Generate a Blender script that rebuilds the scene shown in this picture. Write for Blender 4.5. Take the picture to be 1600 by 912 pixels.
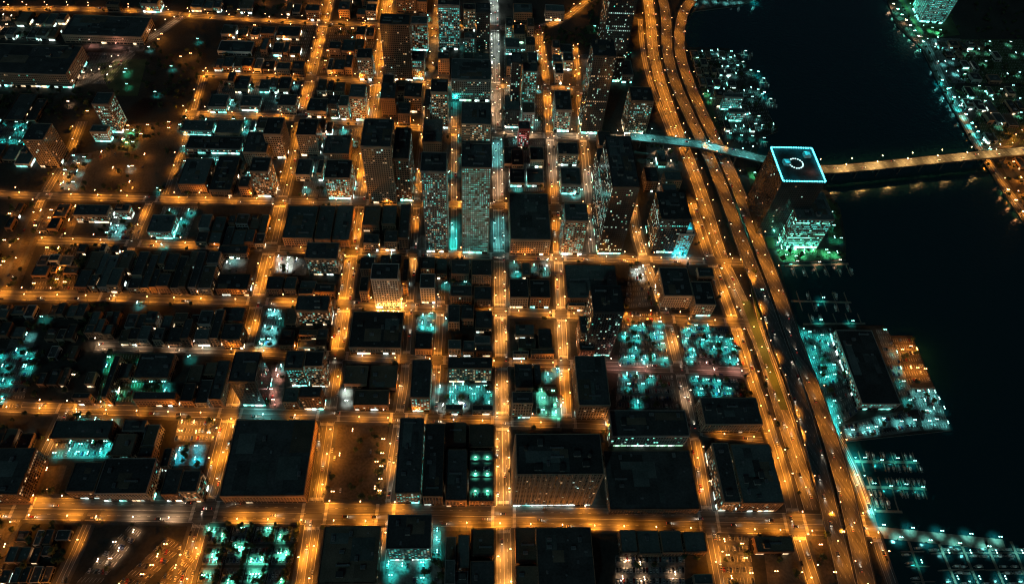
import bpy, math, random
import numpy as np
from mathutils import Matrix, Vector

for _o in list(bpy.data.objects):
    bpy.data.objects.remove(_o)
scene = bpy.context.scene
COL = scene.collection
rnd = random.Random(11)
R = math.radians

# ------------------------------------------------------------------ camera
W0, H0, FPX = 1600.0, 912.0, 1066.0          # the photograph's frame and focal length in pixels
HC, PITCH, ROLL = 650.0, R(53.5), 0.09       # camera height, tilt below the horizon, roll
_F = Vector((0, math.cos(PITCH), -math.sin(PITCH)))
_U0 = Vector((0, math.sin(PITCH), math.cos(PITCH)))
_X = Vector((1, 0, 0))
_Rt = _X * math.cos(ROLL) + _U0 * math.sin(ROLL)
_Up = _U0 * math.cos(ROLL) - _X * math.sin(ROLL)
cd = bpy.data.cameras.new('camera')
cam = bpy.data.objects.new('camera', cd)
COL.objects.link(cam)
cd.sensor_width = 36.0
cd.lens = FPX / W0 * 36.0
cd.clip_start, cd.clip_end = 1.0, 12000.0
M = Matrix((( _Rt.x, _Up.x, -_F.x, 0), (_Rt.y, _Up.y, -_F.y, 0), (_Rt.z, _Up.z, -_F.z, HC), (0, 0, 0, 1)))
cam.matrix_world = M
scene.camera = cam

# ------------------------------------------------------------------ night sky, moonlight, exposure
SKY, MOON, EXPO = 0.0065, 0.16, 0.0
world = bpy.data.worlds.new('World')
scene.world = world
world.use_nodes = True
wn = world.node_tree
for n in list(wn.nodes):
    wn.nodes.remove(n)
wo = wn.nodes.new('ShaderNodeOutputWorld')
wb = wn.nodes.new('ShaderNodeBackground')
ws = wn.nodes.new('ShaderNodeTexSky')
ws.sky_type = 'NISHITA'
ws.sun_disc = False
ws.sun_elevation = R(25)
ws.sun_rotation = R(200)
ws.air_density, ws.dust_density, ws.ozone_density = 1.0, 1.0, 0.6
wb.inputs['Strength'].default_value = SKY
wn.links.new(ws.outputs[0], wb.inputs[0])
wn.links.new(wb.outputs[0], wo.inputs[0])
sd = bpy.data.lights.new('moon', 'SUN')
sd.energy, sd.angle, sd.color = MOON, R(0.5), (0.36, 0.98, 1.0)
so = bpy.data.objects.new('moon', sd)
COL.objects.link(so)
so.rotation_euler = (R(50), 0, R(-20))
scene.view_settings.view_transform = 'Standard'
scene.view_settings.look = 'None'
scene.view_settings.exposure = EXPO
scene.view_settings.gamma = 1.0
scene.view_settings.use_curve_mapping = False
cy = scene.cycles
cy.use_denoising = True
cy.use_light_tree = True
cy.max_bounces, cy.diffuse_bounces, cy.glossy_bounces, cy.transmission_bounces = 2, 1, 1, 0
cy.use_adaptive_sampling = True
cy.adaptive_threshold = 0.022
cy.pixel_filter_type = 'BLACKMAN_HARRIS'
cy.filter_width = 1.15
cy.light_sampling_threshold = 0.03
cy.adaptive_min_samples = 12
cy.sample_clamp_indirect = 2.0
cy.caustics_reflective = cy.caustics_refractive = False

# ------------------------------------------------------------------ pixel <-> place
def G(px, py, z=0.0):
    """point of the level z that the photograph shows at this pixel"""
    d = _F * FPX + _Rt * (px - W0 / 2) - _Up * (py - H0 / 2)
    t = (z - HC) / d.z
    return Vector((d.x * t, d.y * t, z))
def P(v):
    w = Vector((v[0], v[1], v[2] - HC))
    k = FPX / w.dot(_F)
    return (W0 / 2 + w.dot(_Rt) * k, H0 / 2 - w.dot(_Up) * k)
SD = (G(772, 10) - G(788, 905)).normalized()           # direction of the avenues
AD = Vector((SD.y, -SD.x, 0))                            # direction of the cross streets
ANG = math.atan2(AD.y, AD.x)

# ------------------------------------------------------------------ materials
def nodes(name):
    m = bpy.data.materials.new(name)
    m.use_nodes = True
    nt = m.node_tree
    return m, nt, nt.nodes['Principled BSDF']
def mat(name, col, rough=0.8, noise=0.35, scale=0.25, scale2=2.5, metallic=0.0, vary=0.25, stretch=(1, 1, 1), coord='Object', bump=0.0, tint=None, turn=0.0):
    m, nt, b = nodes(name)
    N, L = nt.nodes.new, nt.links.new
    tc = N('ShaderNodeTexCoord')
    mp = N('ShaderNodeMapping')
    mp.inputs['Scale'].default_value = stretch
    if coord == 'World':
        ge = N('ShaderNodeNewGeometry')
        vr = N('ShaderNodeVectorRotate'); vr.rotation_type = 'Z_AXIS'; vr.inputs['Angle'].default_value = -ANG + turn
        L(ge.outputs['Position'], vr.inputs[0]); L(vr.outputs[0], mp.inputs[0])
    else:
        L(tc.outputs[coord], mp.inputs[0])
    n1 = N('ShaderNodeTexNoise'); n1.inputs['Scale'].default_value = scale; n1.inputs['Detail'].default_value = 5
    n2 = N('ShaderNodeTexNoise'); n2.inputs['Scale'].default_value = scale2; n2.inputs['Detail'].default_value = 3
    L(mp.outputs[0], n1.inputs['Vector']); L(mp.outputs[0], n2.inputs['Vector'])
    mx = N('ShaderNodeMix'); mx.data_type = 'FLOAT'; mx.inputs[0].default_value = 0.45
    L(n1.outputs[0], mx.inputs[2]); L(n2.outputs[0], mx.inputs[3])
    r = N('ShaderNodeMapRange')
    r.inputs[1].default_value, r.inputs[2].default_value = 0.3, 0.7
    r.inputs[3].default_value, r.inputs[4].default_value = 1 - noise, 1 + noise
    L(mx.outputs[0], r.inputs[0])
    oi = N('ShaderNodeObjectInfo')
    r2 = N('ShaderNodeMapRange')
    r2.inputs[3].default_value, r2.inputs[4].default_value = 1 - vary, 1 + vary
    L(oi.outputs['Random'], r2.inputs[0])
    mu = N('ShaderNodeMath'); mu.operation = 'MULTIPLY'
    L(r.outputs[0], mu.inputs[0]); L(r2.outputs[0], mu.inputs[1])
    vm = N('ShaderNodeVectorMath'); vm.operation = 'SCALE'
    if tint:
        mc = N('ShaderNodeMix'); mc.data_type = 'RGBA'
        mc.inputs[6].default_value = (*col, 1); mc.inputs[7].default_value = (*tint, 1)
        L(oi.outputs['Random'], mc.inputs[0]); L(mc.outputs[2], vm.inputs[0])
    else:
        vm.inputs[0].default_value = col
    L(mu.outputs[0], vm.inputs['Scale'])
    L(vm.outputs[0], b.inputs['Base Color'])
    b.inputs['Roughness'].default_value = rough
    b.inputs['Metallic'].default_value = metallic
    if bump:
        bp = N('ShaderNodeBump'); bp.inputs['Strength'].default_value = bump
        L(n2.outputs[0], bp.inputs['Height']); L(bp.outputs[0], b.inputs['Normal'])
    return m
def emit(name, col, strength, sampling='NONE', vary=0.0):
    m, nt, b = nodes(name)
    b.inputs['Base Color'].default_value = (*[min(0.8, 0.3 + c * 0.4) for c in col], 1)
    b.inputs['Roughness'].default_value = 0.4
    b.inputs['Emission Color'].default_value = (*col, 1)
    b.inputs['Emission Strength'].default_value = strength
    if vary:
        N, L = nt.nodes.new, nt.links.new
        ge = N('ShaderNodeNewGeometry')
        wnz = N('ShaderNodeTexWhiteNoise'); wnz.noise_dimensions = '3D'
        sc = N('ShaderNodeVectorMath'); sc.operation = 'SCALE'; sc.inputs['Scale'].default_value = 0.31
        sn = N('ShaderNodeVectorMath'); sn.operation = 'FLOOR'
        L(ge.outputs['Position'], sc.inputs[0]); L(sc.outputs[0], sn.inputs[0]); L(sn.outputs[0], wnz.inputs[0])
        r = N('ShaderNodeMapRange')
        r.inputs[3].default_value, r.inputs[4].default_value = strength * (1 - vary), strength * (1 + vary) * 1.25
        sq = N('ShaderNodeMath'); sq.operation = 'POWER'; sq.inputs[1].default_value = 2.2
        L(wnz.outputs[0], sq.inputs[0]); L(sq.outputs[0], r.inputs[0]); L(r.outputs[0], b.inputs['Emission Strength'])
    m.cycles.emission_sampling = sampling
    return m
MT = {}
MT['ground'] = mat('ground_mix', (0.034, 0.032, 0.028), 0.9, 0.6, 0.02, 0.3, coord='World', vary=0)
MT['asphalt'] = mat('asphalt', (0.105, 0.102, 0.097), 0.7, 0.9, 0.32, 0.9, vary=0.1, coord='World', stretch=(1, 0.03, 1))  # colour streaks along the avenue, painted in place of traffic light trails
MT['asphalt_x'] = mat('asphalt_cross', (0.105, 0.102, 0.097), 0.7, 0.9, 0.32, 0.9, vary=0.1, coord='World', stretch=(0.03, 1, 1))  # same painted light-trail streaks, turned along the cross streets
MT['deck'] = mat('highway_surface', (0.10, 0.096, 0.092), 0.65, 0.75, 0.30, 0.9, vary=0.1, coord='World', stretch=(1, 0.03, 1), turn=-0.33)  # lengthwise streaks in the colour imitate light trails on the highway
MT['lot'] = mat('car_park_concrete', (0.11, 0.11, 0.107), 0.8, 0.85, 0.05, 0.45, vary=0.2, coord='World')
MT['grass'] = mat('lawn', (0.06, 0.085, 0.035), 0.95, 0.5, 0.05, 0.8, vary=0.1, coord='World')
MT['dirt'] = mat('bare_ground', (0.085, 0.07, 0.052), 0.95, 0.7, 0.04, 0.4, vary=0.1, coord='World')
MT['pave'] = mat('pavement_concrete', (0.07, 0.068, 0.064), 0.85, 0.4, 0.1, 1.2, vary=0.1, coord='World')
MT['paint'] = mat('road_paint', (0.62, 0.62, 0.6), 0.7, 0.35, 0.3, 2.0, vary=0)
MT['quay'] = mat('quay_stone', (0.15, 0.15, 0.145), 0.85, 0.4, 0.1, 1.0)
MT['plank'] = mat('dock_planks', (0.22, 0.19, 0.15), 0.8, 0.4, 0.3, 3.0)
WALLS = {
 'brick': mat('brown_brick', (0.20, 0.125, 0.085), 0.9, 0.3, 0.12, 1.5, tint=(0.26, 0.17, 0.11)),
 'stone': mat('beige_stone', (0.36, 0.30, 0.23), 0.85, 0.25, 0.1, 1.2, tint=(0.30, 0.24, 0.18)),
 'concrete': mat('grey_concrete', (0.24, 0.235, 0.225), 0.85, 0.3, 0.08, 1.0, tint=(0.30, 0.29, 0.27)),
 'glass': mat('dark_curtain_wall', (0.045, 0.055, 0.06), 0.25, 0.25, 0.08, 0.6),
 'white': mat('pale_render', (0.55, 0.54, 0.50), 0.8, 0.25, 0.08, 0.8),
 'red': mat('red_brick', (0.42, 0.08, 0.07), 0.85, 0.3, 0.1, 1.0),
}
ROOFS = {
 'dark': mat('bitumen_roof', (0.055, 0.055, 0.055), 0.9, 0.6, 0.06, 0.5, vary=0.4),
 'teal': mat('grey_membrane_roof', (0.095, 0.11, 0.105), 0.85, 0.5, 0.05, 0.5, vary=0.3),
 'brown': mat('gravel_roof', (0.13, 0.098, 0.07), 0.95, 0.5, 0.06, 0.8, vary=0.3),
}
MT['unit'] = mat('galvanised_unit', (0.20, 0.205, 0.21), 0.55, 0.3, 0.4, 2.0, metallic=0.2)
MT['steel'] = mat('lamp_steel', (0.16, 0.16, 0.165), 0.5, 0.2, 1.0, 4.0, metallic=0.5)
MT['glass'] = mat('unlit_window', (0.02, 0.024, 0.028), 0.12, 0.2, 0.2, 1.0)
MT['bark'] = mat('bark', (0.08, 0.06, 0.045), 0.95, 0.3, 1.0, 5.0)
MT['leaf'] = mat('foliage', (0.045, 0.075, 0.028), 0.8, 0.5, 0.3, 1.5, vary=0.35, tint=(0.07, 0.085, 0.03))
MT['hull'] = mat('white_hull', (0.62, 0.63, 0.62), 0.35, 0.15, 0.3, 2.0, vary=0.15)
MT['tyre'] = mat('tyre_rubber', (0.02, 0.02, 0.02), 0.9, 0.1, 1, 3)
for i, c in enumerate([(0.03, 0.03, 0.035), (0.35, 0.35, 0.36), (0.55, 0.55, 0.54), (0.22, 0.03, 0.03), (0.04, 0.06, 0.14), (0.12, 0.12, 0.12)]):
    MT['car%d' % i] = mat('car_paint_%s' % ['black', 'silver', 'white', 'red', 'blue', 'grey'][i], c, 0.3, 0.08, 1, 3, metallic=0.3)
MT['carglass'] = mat('car_glass', (0.015, 0.018, 0.02), 0.1, 0.1, 1, 3)
COLS = {'orange': (1.0, 0.315, 0.026), 'amber': (1.0, 0.38, 0.07), 'warm': (1.0, 0.58, 0.30), 'white': (0.85, 1.0, 0.88), 'pink': (1.0, 0.40, 0.28),
        'teal': (0.03, 0.78, 0.70), 'cool': (0.20, 0.92, 0.88), 'cyan': (0.0, 0.68, 0.85), 'green': (0.12, 0.90, 0.58), 'red': (1.0, 0.08, 0.06), 'gold': (1.0, 0.56, 0.17)}
LAMPM = {k: emit('lamp_glow_' + k, tuple((0.16 if k in ('orange', 'amber') else 0.28) * x + (0.84 if k in ('orange', 'amber') else 0.72) * y for x, y in zip((1, 1, 1), c)), 17 if k in ('orange', 'amber') else 10) for k, c in COLS.items()}
SHOREM = {k: emit('shore_lamp_glow_' + k, tuple(0.1 + 0.9 * y for y in c), 90, 'FRONT_BACK') for k, c in COLS.items()}
WINM = {'warm': emit('window_warm', (1.0, 0.62, 0.30), 0.45, vary=0.95), 'white': emit('window_white', (0.55, 0.95, 0.86), 0.6, vary=0.9),
        'teal': emit('window_teal', (0.08, 0.85, 0.74), 0.55, vary=0.9), 'green': emit('window_green', (0.22, 1.0, 0.70), 2.0, vary=0.9),
        'cyan': emit('window_cyan', (0.03, 0.80, 0.95), 1.0, vary=0.8), 'red': emit('window_red', (1.0, 0.25, 0.25), 0.8, vary=0.8),
        'orange': emit('window_orange', (1.0, 0.45, 0.12), 0.4, vary=0.95)}
SHOPM = {'white': emit('shopfront_white', (0.75, 1.0, 0.92), 3.0, 'AUTO', 0.8), 'teal': emit('shopfront_teal', (0.25, 1.0, 0.85), 3.0, 'AUTO', 0.8),
         'warm': emit('shopfront_warm', (1.0, 0.72, 0.42), 2.5, 'AUTO', 0.8), 'green': emit('shopfront_green', (0.5, 1.0, 0.65), 3.0, 'AUTO', 0.8),
         'cyan': emit('shopfront_cyan', (0.05, 0.85, 1.0), 1.6, 'AUTO', 0.6)}
MT['head'] = emit('headlamp_glass', (1.0, 0.9, 0.7), 9)
MT['tail'] = emit('tail_lamp_glass', (1.0, 0.06, 0.03), 4)

# ------------------------------------------------------------------ mesh helpers
class MB:
    def __init__(s):
        s.v, s.f, s.m, s.mats = [], [], [], []
    def mi(s, m):
        if m not in s.mats:
            s.mats.append(m)
        return s.mats.index(m)
    def quad(s, a, b, c, d, m):
        n = len(s.v)
        s.v += [tuple(a), tuple(b), tuple(c), tuple(d)]
        s.f.append((n, n + 1, n + 2, n + 3)); s.m.append(s.mi(m))
    def poly(s, pts, m):
        n = len(s.v)
        s.v += [tuple(p) for p in pts]
        s.f.append(tuple(range(n, n + len(pts)))); s.m.append(s.mi(m))
    def box(s, x0, x1, y0, y1, z0, z1, m, taper=0.0, bottom=False):
        n = len(s.v); t = taper
        s.v += [(x0, y0, z0), (x1, y0, z0), (x1, y1, z0), (x0, y1, z0),
                (x0 + t, y0 + t, z1), (x1 - t, y0 + t, z1), (x1 - t, y1 - t, z1), (x0 + t, y1 - t, z1)]
        fs = [(0, 1, 5, 4), (1, 2, 6, 5), (2, 3, 7, 6), (3, 0, 4, 7), (4, 5, 6, 7)] + ([(3, 2, 1, 0)] if bottom else [])
        k = s.mi(m)
        for q in fs:
            s.f.append(tuple(n + i for i in q)); s.m.append(k)
    def cyl(s, x, y, z0, z1, r0, r1, m, n=8, cap=True):
        b = len(s.v)
        for r, z in ((r0, z0), (r1, z1)):
            for i in range(n):
                a = 2 * math.pi * i / n
                s.v.append((x + r * math.cos(a), y + r * math.sin(a), z))
        k = s.mi(m)
        for i in range(n):
            j = (i + 1) % n
            s.f.append((b + i, b + j, b + n + j, b + n + i)); s.m.append(k)
        if cap:
            s.f.append(tuple(b + n + i for i in range(n))); s.m.append(k)
    def tube(s, p, q, r, m, n=5):
        p, q = Vector(p), Vector(q)
        d = (q - p).normalized()
        a = d.orthogonal().normalized(); c = d.cross(a)
        b = len(s.v)
        for o, rr in ((p, r), (q, r * 0.8)):
            for i in range(n):
                t = 2 * math.pi * i / n
                s.v.append(tuple(o + (a * math.cos(t) + c * math.sin(t)) * rr))
        k = s.mi(m)
        for i in range(n):
            j = (i + 1) % n
            s.f.append((b + i, b + j, b + n + j, b + n + i)); s.m.append(k)
    def add(s, o, loc, rz=0.0, sc=1.0):
        b = len(s.v); c, n = math.cos(rz) * sc, math.sin(rz) * sc
        s.v += [(loc[0] + x * c - y * n, loc[1] + x * n + y * c, loc[2] + z * sc) for x, y, z in o.v]
        ks = [s.mi(m) for m in o.mats]
        s.f += [tuple(b + i for i in f) for f in o.f]
        s.m += [ks[i] for i in o.m]
    def mesh(s, name):
        me = bpy.data.meshes.new(name)
        me.from_pydata(s.v, [], s.f)
        for m in s.mats:
            me.materials.append(m)
        if len(s.mats) > 1:
            me.polygons.foreach_set('material_index', s.m)
        return me
def link(name, data, parent=None, loc=None, rz=0.0):
    o = bpy.data.objects.new(name, data)
    COL.objects.link(o)
    if parent:
        o.parent = parent
    if loc is not None:
        o.location = loc
    if rz:
        o.rotation_euler = (0, 0, rz)
    return o
def tag(o, label=None, cat=None, group=None, kind=None):
    if label: o['label'] = label
    if cat: o['category'] = cat
    if group: o['group'] = group
    if kind: o['kind'] = kind
    return o
LIGHTDATA = {}
def glow(parent, col, power, loc, radius=0.35, down=False, rz=0.0):
    key = (col, round(power), down)
    if key not in LIGHTDATA:
        d = bpy.data.lights.new('lamp_light', 'SPOT' if down else 'POINT')
        if down:
            d.spot_size, d.spot_blend = R(96 if down == 'road' else 112), 0.9
        d.energy, d.color, d.shadow_soft_size = power, COLS[col], radius
        LIGHTDATA[key] = d
    o = link('lamp_light', LIGHTDATA[key], parent, loc)
    if down == 'road':              # street lanterns throw their light across and along the carriageway
        o.rotation_euler = (0, -0.36, rz)
        o.scale = (1.0, 2.3, 1.0)
    return o

# ------------------------------------------------------------------ the setting: ground, water
def slab(name, px, z, depth, m, side=None, extra=None):
    pts = [G(x, y) for x, y in px] + [Vector(e) for e in (extra or [])]
    area = sum(p.x * q.y - q.x * p.y for p, q in zip(pts, pts[1:] + pts[:1]))
    if area < 0:
        pts.reverse()
    b = MB()
    b.poly([(p.x, p.y, z) for p in pts], m)
    if depth:
        for p, q in zip(pts, pts[1:] + pts[:1]):
            b.quad((p.x, p.y, z - depth), (q.x, q.y, z - depth), (q.x, q.y, z), (p.x, p.y, z), side or m)
    return tag(link(name, b.mesh(name)), kind='structure')
COAST = [(1230, -75), (1195, -4), (1150, 10), (1085, 18), (1072, 26), (1070, 60), (1076, 74), (1140, 76), (1165, 95), (1178, 112), (1187, 135), (1193, 165), (1205, 185),
         (1216, 205), (1192, 214), (1182, 235), (1200, 262), (1290, 292), (1313, 326), (1322, 375), (1322, 406), (1218, 411), (1226, 440), (1247, 508), (1380, 508), (1392, 524),
         (1425, 524), (1458, 600), (1487, 672), (1315, 690), (1324, 702), (1347, 745), (1364, 795), (1373, 826), (1380, 836), (1402, 912), (1425, 990)]
slab('ground', COAST, 0.0, 4.0, MT['ground'], MT['quay'], [(700, -500, 0), (-3500, -500, 0), (-3500, 5000, 0), (1200, 5000, 0)])
slab('ground', [(1384, -30), (1388, 6), (1402, 40), (1441, 76), (1466, 130), (1500, 190), (1532, 238), (1562, 292), (1602, 352), (1660, 440)], 0.0, 4.0, MT['ground'], MT['quay'],
     [(3500, 300, 0), (3500, 5000, 0), (1300, 5000, 0)])
m, nt, b = nodes('night_water')
N, L = nt.nodes.new, nt.links.new
b.inputs['Base Color'].default_value = (0.006, 0.044, 0.050, 1)
b.inputs['Roughness'].default_value = 0.17
ge = N('ShaderNodeNewGeometry')
n1 = N('ShaderNodeTexNoise'); n1.inputs['Scale'].default_value = 0.25; n1.inputs['Detail'].default_value = 4
n2 = N('ShaderNodeTexNoise'); n2.inputs['Scale'].default_value = 0.02; n2.inputs['Detail'].default_value = 3
ad = N('ShaderNodeMath'); ad.operation = 'ADD'
L(ge.outputs['Position'], n1.inputs['Vector']); L(ge.outputs['Position'], n2.inputs['Vector'])
L(n1.outputs[0], ad.inputs[0]); L(n2.outputs[0], ad.inputs[1])
bp = N('ShaderNodeBump'); bp.inputs['Strength'].default_value = 0.35; bp.inputs['Distance'].default_value = 1.0
L(ad.outputs[0], bp.inputs['Height']); L(bp.outputs[0], b.inputs['Normal'])
MT['water'] = m
wb_ = MB(); wb_.quad((-3600, -600, -1.6), (3600, -600, -1.6), (3600, 5200, -1.6), (-3600, 5200, -1.6), m)
tag(link('water', wb_.mesh('water')), kind='structure')

# ------------------------------------------------------------------ roads
ROADS, LAMPS, TREES, CARS = [], [], [], []      # lamps: (pos, heading to the road, colour, power, kind)
def resample(pts, step):
    out, acc = [], 0.0
    for p, q in zip(pts, pts[1:]):
        l = (q - p).length
        n = max(1, int(l / step))
        out += [p.lerp(q, i / n) for i in range(n)]
    return out + [pts[-1]]
def smooth(pts, it=2):
    for _ in range(it):
        o = [pts[0]]
        for p, q in zip(pts, pts[1:]):
            o += [p.lerp(q, 0.25), p.lerp(q, 0.75)]
        pts = o + [pts[-1]]
    return pts
def tangents(pts):
    t = []
    for i in range(len(pts)):
        d = pts[min(i + 1, len(pts) - 1)] - pts[max(i - 1, 0)]
        d.z = 0
        t.append(d.normalized())
    return t
def strip(b, pts, o0, o1, z0, z1, m, top=True, sides=False):
    """a ribbon between the offsets o0 and o1 right of the path; with sides a solid from z0 to z1 (relative to the path)"""
    ts = tangents(pts)
    L0, L1 = [], []
    for p, t in zip(pts, ts):
        n = Vector((t.y, -t.x, 0))
        L0.append(p + n * o0); L1.append(p + n * o1)
    up = Vector((0, 0, 1))
    for i in range(len(pts) - 1):
        b.quad(L0[i] + up * z1, L1[i] + up * z1, L1[i + 1] + up * z1, L0[i + 1] + up * z1, m)
        if sides:
            b.quad(L0[i] + up * z0, L0[i] + up * z1, L0[i + 1] + up * z1, L0[i + 1] + up * z0, m)
            b.quad(L1[i] + up * z1, L1[i] + up * z0, L1[i + 1] + up * z0, L1[i + 1] + up * z1, m)
    if sides:
        for k in (0, -1):
            a, c = L0[k], L1[k]
            b.quad(a + up * z0, c + up * z0, c + up * z1, a + up * z1, m)
def pathlen(pts):
    return sum((q - p).length for p, q in zip(pts, pts[1:]))
def at(pts, s):
    for p, q in zip(pts, pts[1:]):
        l = (q - p).length
        if s <= l:
            return p.lerp(q, s / max(l, 1e-6)), (q - p).normalized()
        s -= l
    return pts[-1], (pts[-1] - pts[-2]).normalized()
def sub(pts, s0, s1):
    out = [at(pts, s0)[0]]
    s = 0
    for p, q in zip(pts, pts[1:]):
        s += (q - p).length
        if s0 < s < s1:
            out.append(q)
    return out + [at(pts, s1)[0]]
def road(px, w, ns=True, lamps=(), spacing=30, power=1.0, walk=3.5, sm=0, cars=0.0, trees=0.0, lanes=2, z=None, name='road', kind='street', mater=None):
    pts = [G(x, y) for x, y in px]
    if sm:
        pts = smooth(pts, sm)
    pts = resample(pts, 40)
    zz = z if z is not None else (0.02 if ns else 0.035)
    zz += 0.0007 * len(ROADS)
    b = MB()
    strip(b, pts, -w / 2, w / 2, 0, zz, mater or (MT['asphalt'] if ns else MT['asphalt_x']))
    o = tag(link(name, b.mesh(name)), kind='structure')
    ROADS.append(dict(o=o, pts=pts, w=w, ns=ns, lamps=lamps, spacing=spacing, power=power, walk=walk, cars=cars, trees=trees, lanes=lanes, z=zz, kind=kind, cross=[]))
    return ROADS[-1]
OR = [(-99, 2000, 'orange')]
# avenues running away from the camera
road([(280, 930), (331.5, 758), (388, 531), (445, 290), (522, -30)], 15, True, [(-99, 2000, 'orange')], 27, 1.15, cars=1.0, lanes=4)
road([(472, 930), (491.7, 795), (519, 608), (561.7, 314), (611, -30)], 15, True, [(-99, 2000, 'orange')], 26, 1.2, cars=1.0, lanes=4)
road([(592, 912), (604, 775), (631.7, 597), (650, 337), (669, 150), (687, -30)], 9, True, [(480, 2000, 'orange'), (400, 480, 'amber'), (230, 400, 'orange'), (60, 230, 'amber'), (-99, 60, 'orange')], 29, 0.75, cars=0.6)
road([(692, 415), (686, 520), (677, 658)], 9, True, [(0, 2000, 'orange')], 34, 0.6, cars=0.5)
road([(709, 160), (709.5, 250), (709, 400)], 8, True, [(0, 185, 'teal'), (185, 225, 'orange'), (225, 300, 'amber'), (300, 330, 'orange'), (330, 410, 'teal')], 30, 0.55, cars=0.3)
road([(788.3, 930), (784, 600), (778, 290), (771, -30)], 14, True, [(400, 2000, 'amber'), (315, 400, 'cool'), (255, 315, 'warm'), (190, 255, 'cool'), (100, 190, 'warm'), (-99, 100, 'white')], 26, 1.1, cars=1.2, lanes=4)
road([(840, 40), (853, 120), (859, 210), (867, 310), (874, 437), (882, 597), (886, 662)], 11, True, [(440, 560, 'amber'), (560, 700, 'orange'), (405, 440, 'amber'), (280, 405, 'orange'), (205, 280, 'warm'), (-9, 205, 'orange')], 28, 0.85, cars=0.7)
road([(898, 75), (905, 150), (911, 215), (919, 300), (927, 400)], 10, True, [(205, 260, 'amber'), (260, 405, 'warm'), (-9, 205, 'orange')], 28, 0.75, cars=0.5)
road([(984, 300), (995, 370), (1010, 415), (1030, 460), (1045, 510), (1060, 570), (1076, 645), (1092, 715), (1104, 795), (1130, 930)], 11, True, [(0, 560, 'amber'), (560, 690, 'warm'), (690, 2000, 'orange')], 30, 0.8, sm=2, cars=0.9)
road([(1080, 318), (1090, 345), (1110, 405), (1140, 482), (1165, 560), (1195, 650), (1225, 740), (1241, 810), (1256, 865), (1282, 940)], 13, True, [(0, 2000, 'orange')], 26, 0.9, sm=2, cars=0.6, trees=0.25)
road([(-30, 900), (33, 797), (60, 728), (104, 637)], 9, True, [(700, 2000, 'orange'), (0, 700, 'amber')], 34, 0.6, cars=0.3, trees=0.3)
road([(85, 930), (116, 865), (146, 797)], 8, True, OR, 30, 0.6, cars=0.2)
road([(160, 470), (182, 452), (217, 355), (236, 310)], 9, True, OR, 30, 0.7, cars=0.4)
road([(8, 455), (38, 385), (62, 318), (112, 232), (128, 190)], 9, True, OR, 30, 0.7, cars=0.3, trees=0.4)
road([(258, 305), (282, 240), (300, 182), (318, 118)], 8, True, OR, 30, 0.7, cars=0.2, trees=0.3)
# cross streets
road([(-60, 791.5), (400, 800), (800, 807), (1368, 821)], 21, False, [(180, 320, 'warm'), (-99, 180, 'orange'), (320, 2000, 'orange')], 27, 1.15, cars=0.8, trees=0.35, lanes=4)
road([(-40, 633), (60, 637), (360, 645), (780, 657), (1000, 664), (1200, 684)], 12, False, [(-99, 390, 'orange'), (390, 450, 'cool'), (450, 2000, 'orange')], 28, 0.8, cars=0.5, trees=0.25)
road([(150, 540), (350, 546), (640, 561), (880, 568), (1170, 581)], 11, False, [(-99, 320, 'warm'), (320, 900, 'orange'), (900, 2000, 'pink')], 31, 0.8, cars=0.4, trees=0.2)
road([(-60, 460), (180, 464), (390, 470), (650, 480), (915, 492), (1060, 499), (1205, 506)], 12, False, OR, 29, 0.75, cars=0.5, trees=0.3)
road([(60, 375), (270, 382), (420, 388), (780, 400), (1168, 409)], 11, False, OR, 30, 0.8, cars=0.4, trees=0.3)
road([(-60, 300), (60, 306), (270, 312), (560, 316), (780, 321), (955, 328)], 11, False, OR, 29, 0.8, cars=0.4, trees=0.3)
road([(285, 177), (420, 182), (545, 191), (715, 205), (850, 212), (985, 216)], 12, False, [(-9, 730, 'orange'), (730, 2000, 'warm')], 29, 0.85, cars=0.4, trees=0.2)
road([(320, 117), (470, 122), (640, 130), (915, 139)], 10, False, OR, 28, 0.75, cars=0.3, trees=0.3)
road([(-60, 14), (150, 14), (250, 20), (370, 30), (530, 38), (780, 44), (850, 43), (885, 28), (905, 10), (950, -20)], 11, False, OR, 28, 0.9, cars=0.3, trees=0.3, sm=1)
road([(-60, 122), (80, 132), (130, 132), (165, 110), (215, 72), (235, 60), (290, 22)], 10, False, [(-99, 2000, 'warm')], 34, 0.5, cars=0.4, sm=1)
road([(140, 72), (180, 74), (225, 78)], 8, False, [(-99, 2000, 'pink')], 30, 0.7, cars=0.1)
# road network beyond the water
road([(1395, -20), (1445, 60), (1480, 140), (1510, 195), (1535, 240), (1570, 290), (1625, 365)], 9, True, [(-99, 60, 'green'), (60, 165, 'cool'), (165, 2000, 'orange')], 30, 0.55, sm=2, cars=0.2, trees=0.7)
road([(1540, 240), (1575, 228), (1600, 205), (1650, 190)], 9, False, OR, 30, 0.7, cars=0.3)
# ramps and the ground-level carriageway beside the elevated highway
road([(1008, -30), (1018, 40), (1019, 75), (1028, 115), (1039, 150), (1060, 210), (1077, 250), (1100, 313), (1125, 400), (1151, 455), (1172, 500), (1194, 550), (1227, 660), (1246, 720), (1270, 797)], 17, True,
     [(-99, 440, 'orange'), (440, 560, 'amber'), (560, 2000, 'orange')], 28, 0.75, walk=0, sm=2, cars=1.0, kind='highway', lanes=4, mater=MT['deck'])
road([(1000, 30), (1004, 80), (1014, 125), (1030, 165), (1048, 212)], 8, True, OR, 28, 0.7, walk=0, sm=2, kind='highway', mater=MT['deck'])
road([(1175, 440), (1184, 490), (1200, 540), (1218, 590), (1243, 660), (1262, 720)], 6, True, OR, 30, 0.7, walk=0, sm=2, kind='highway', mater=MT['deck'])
road([(1310, 688), (1338, 745), (1360, 806), (1372, 850), (1400, 930)], 9, True, [(0, 2000, 'orange')], 26, 0.8, walk=2, sm=1, cars=0.3)
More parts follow.
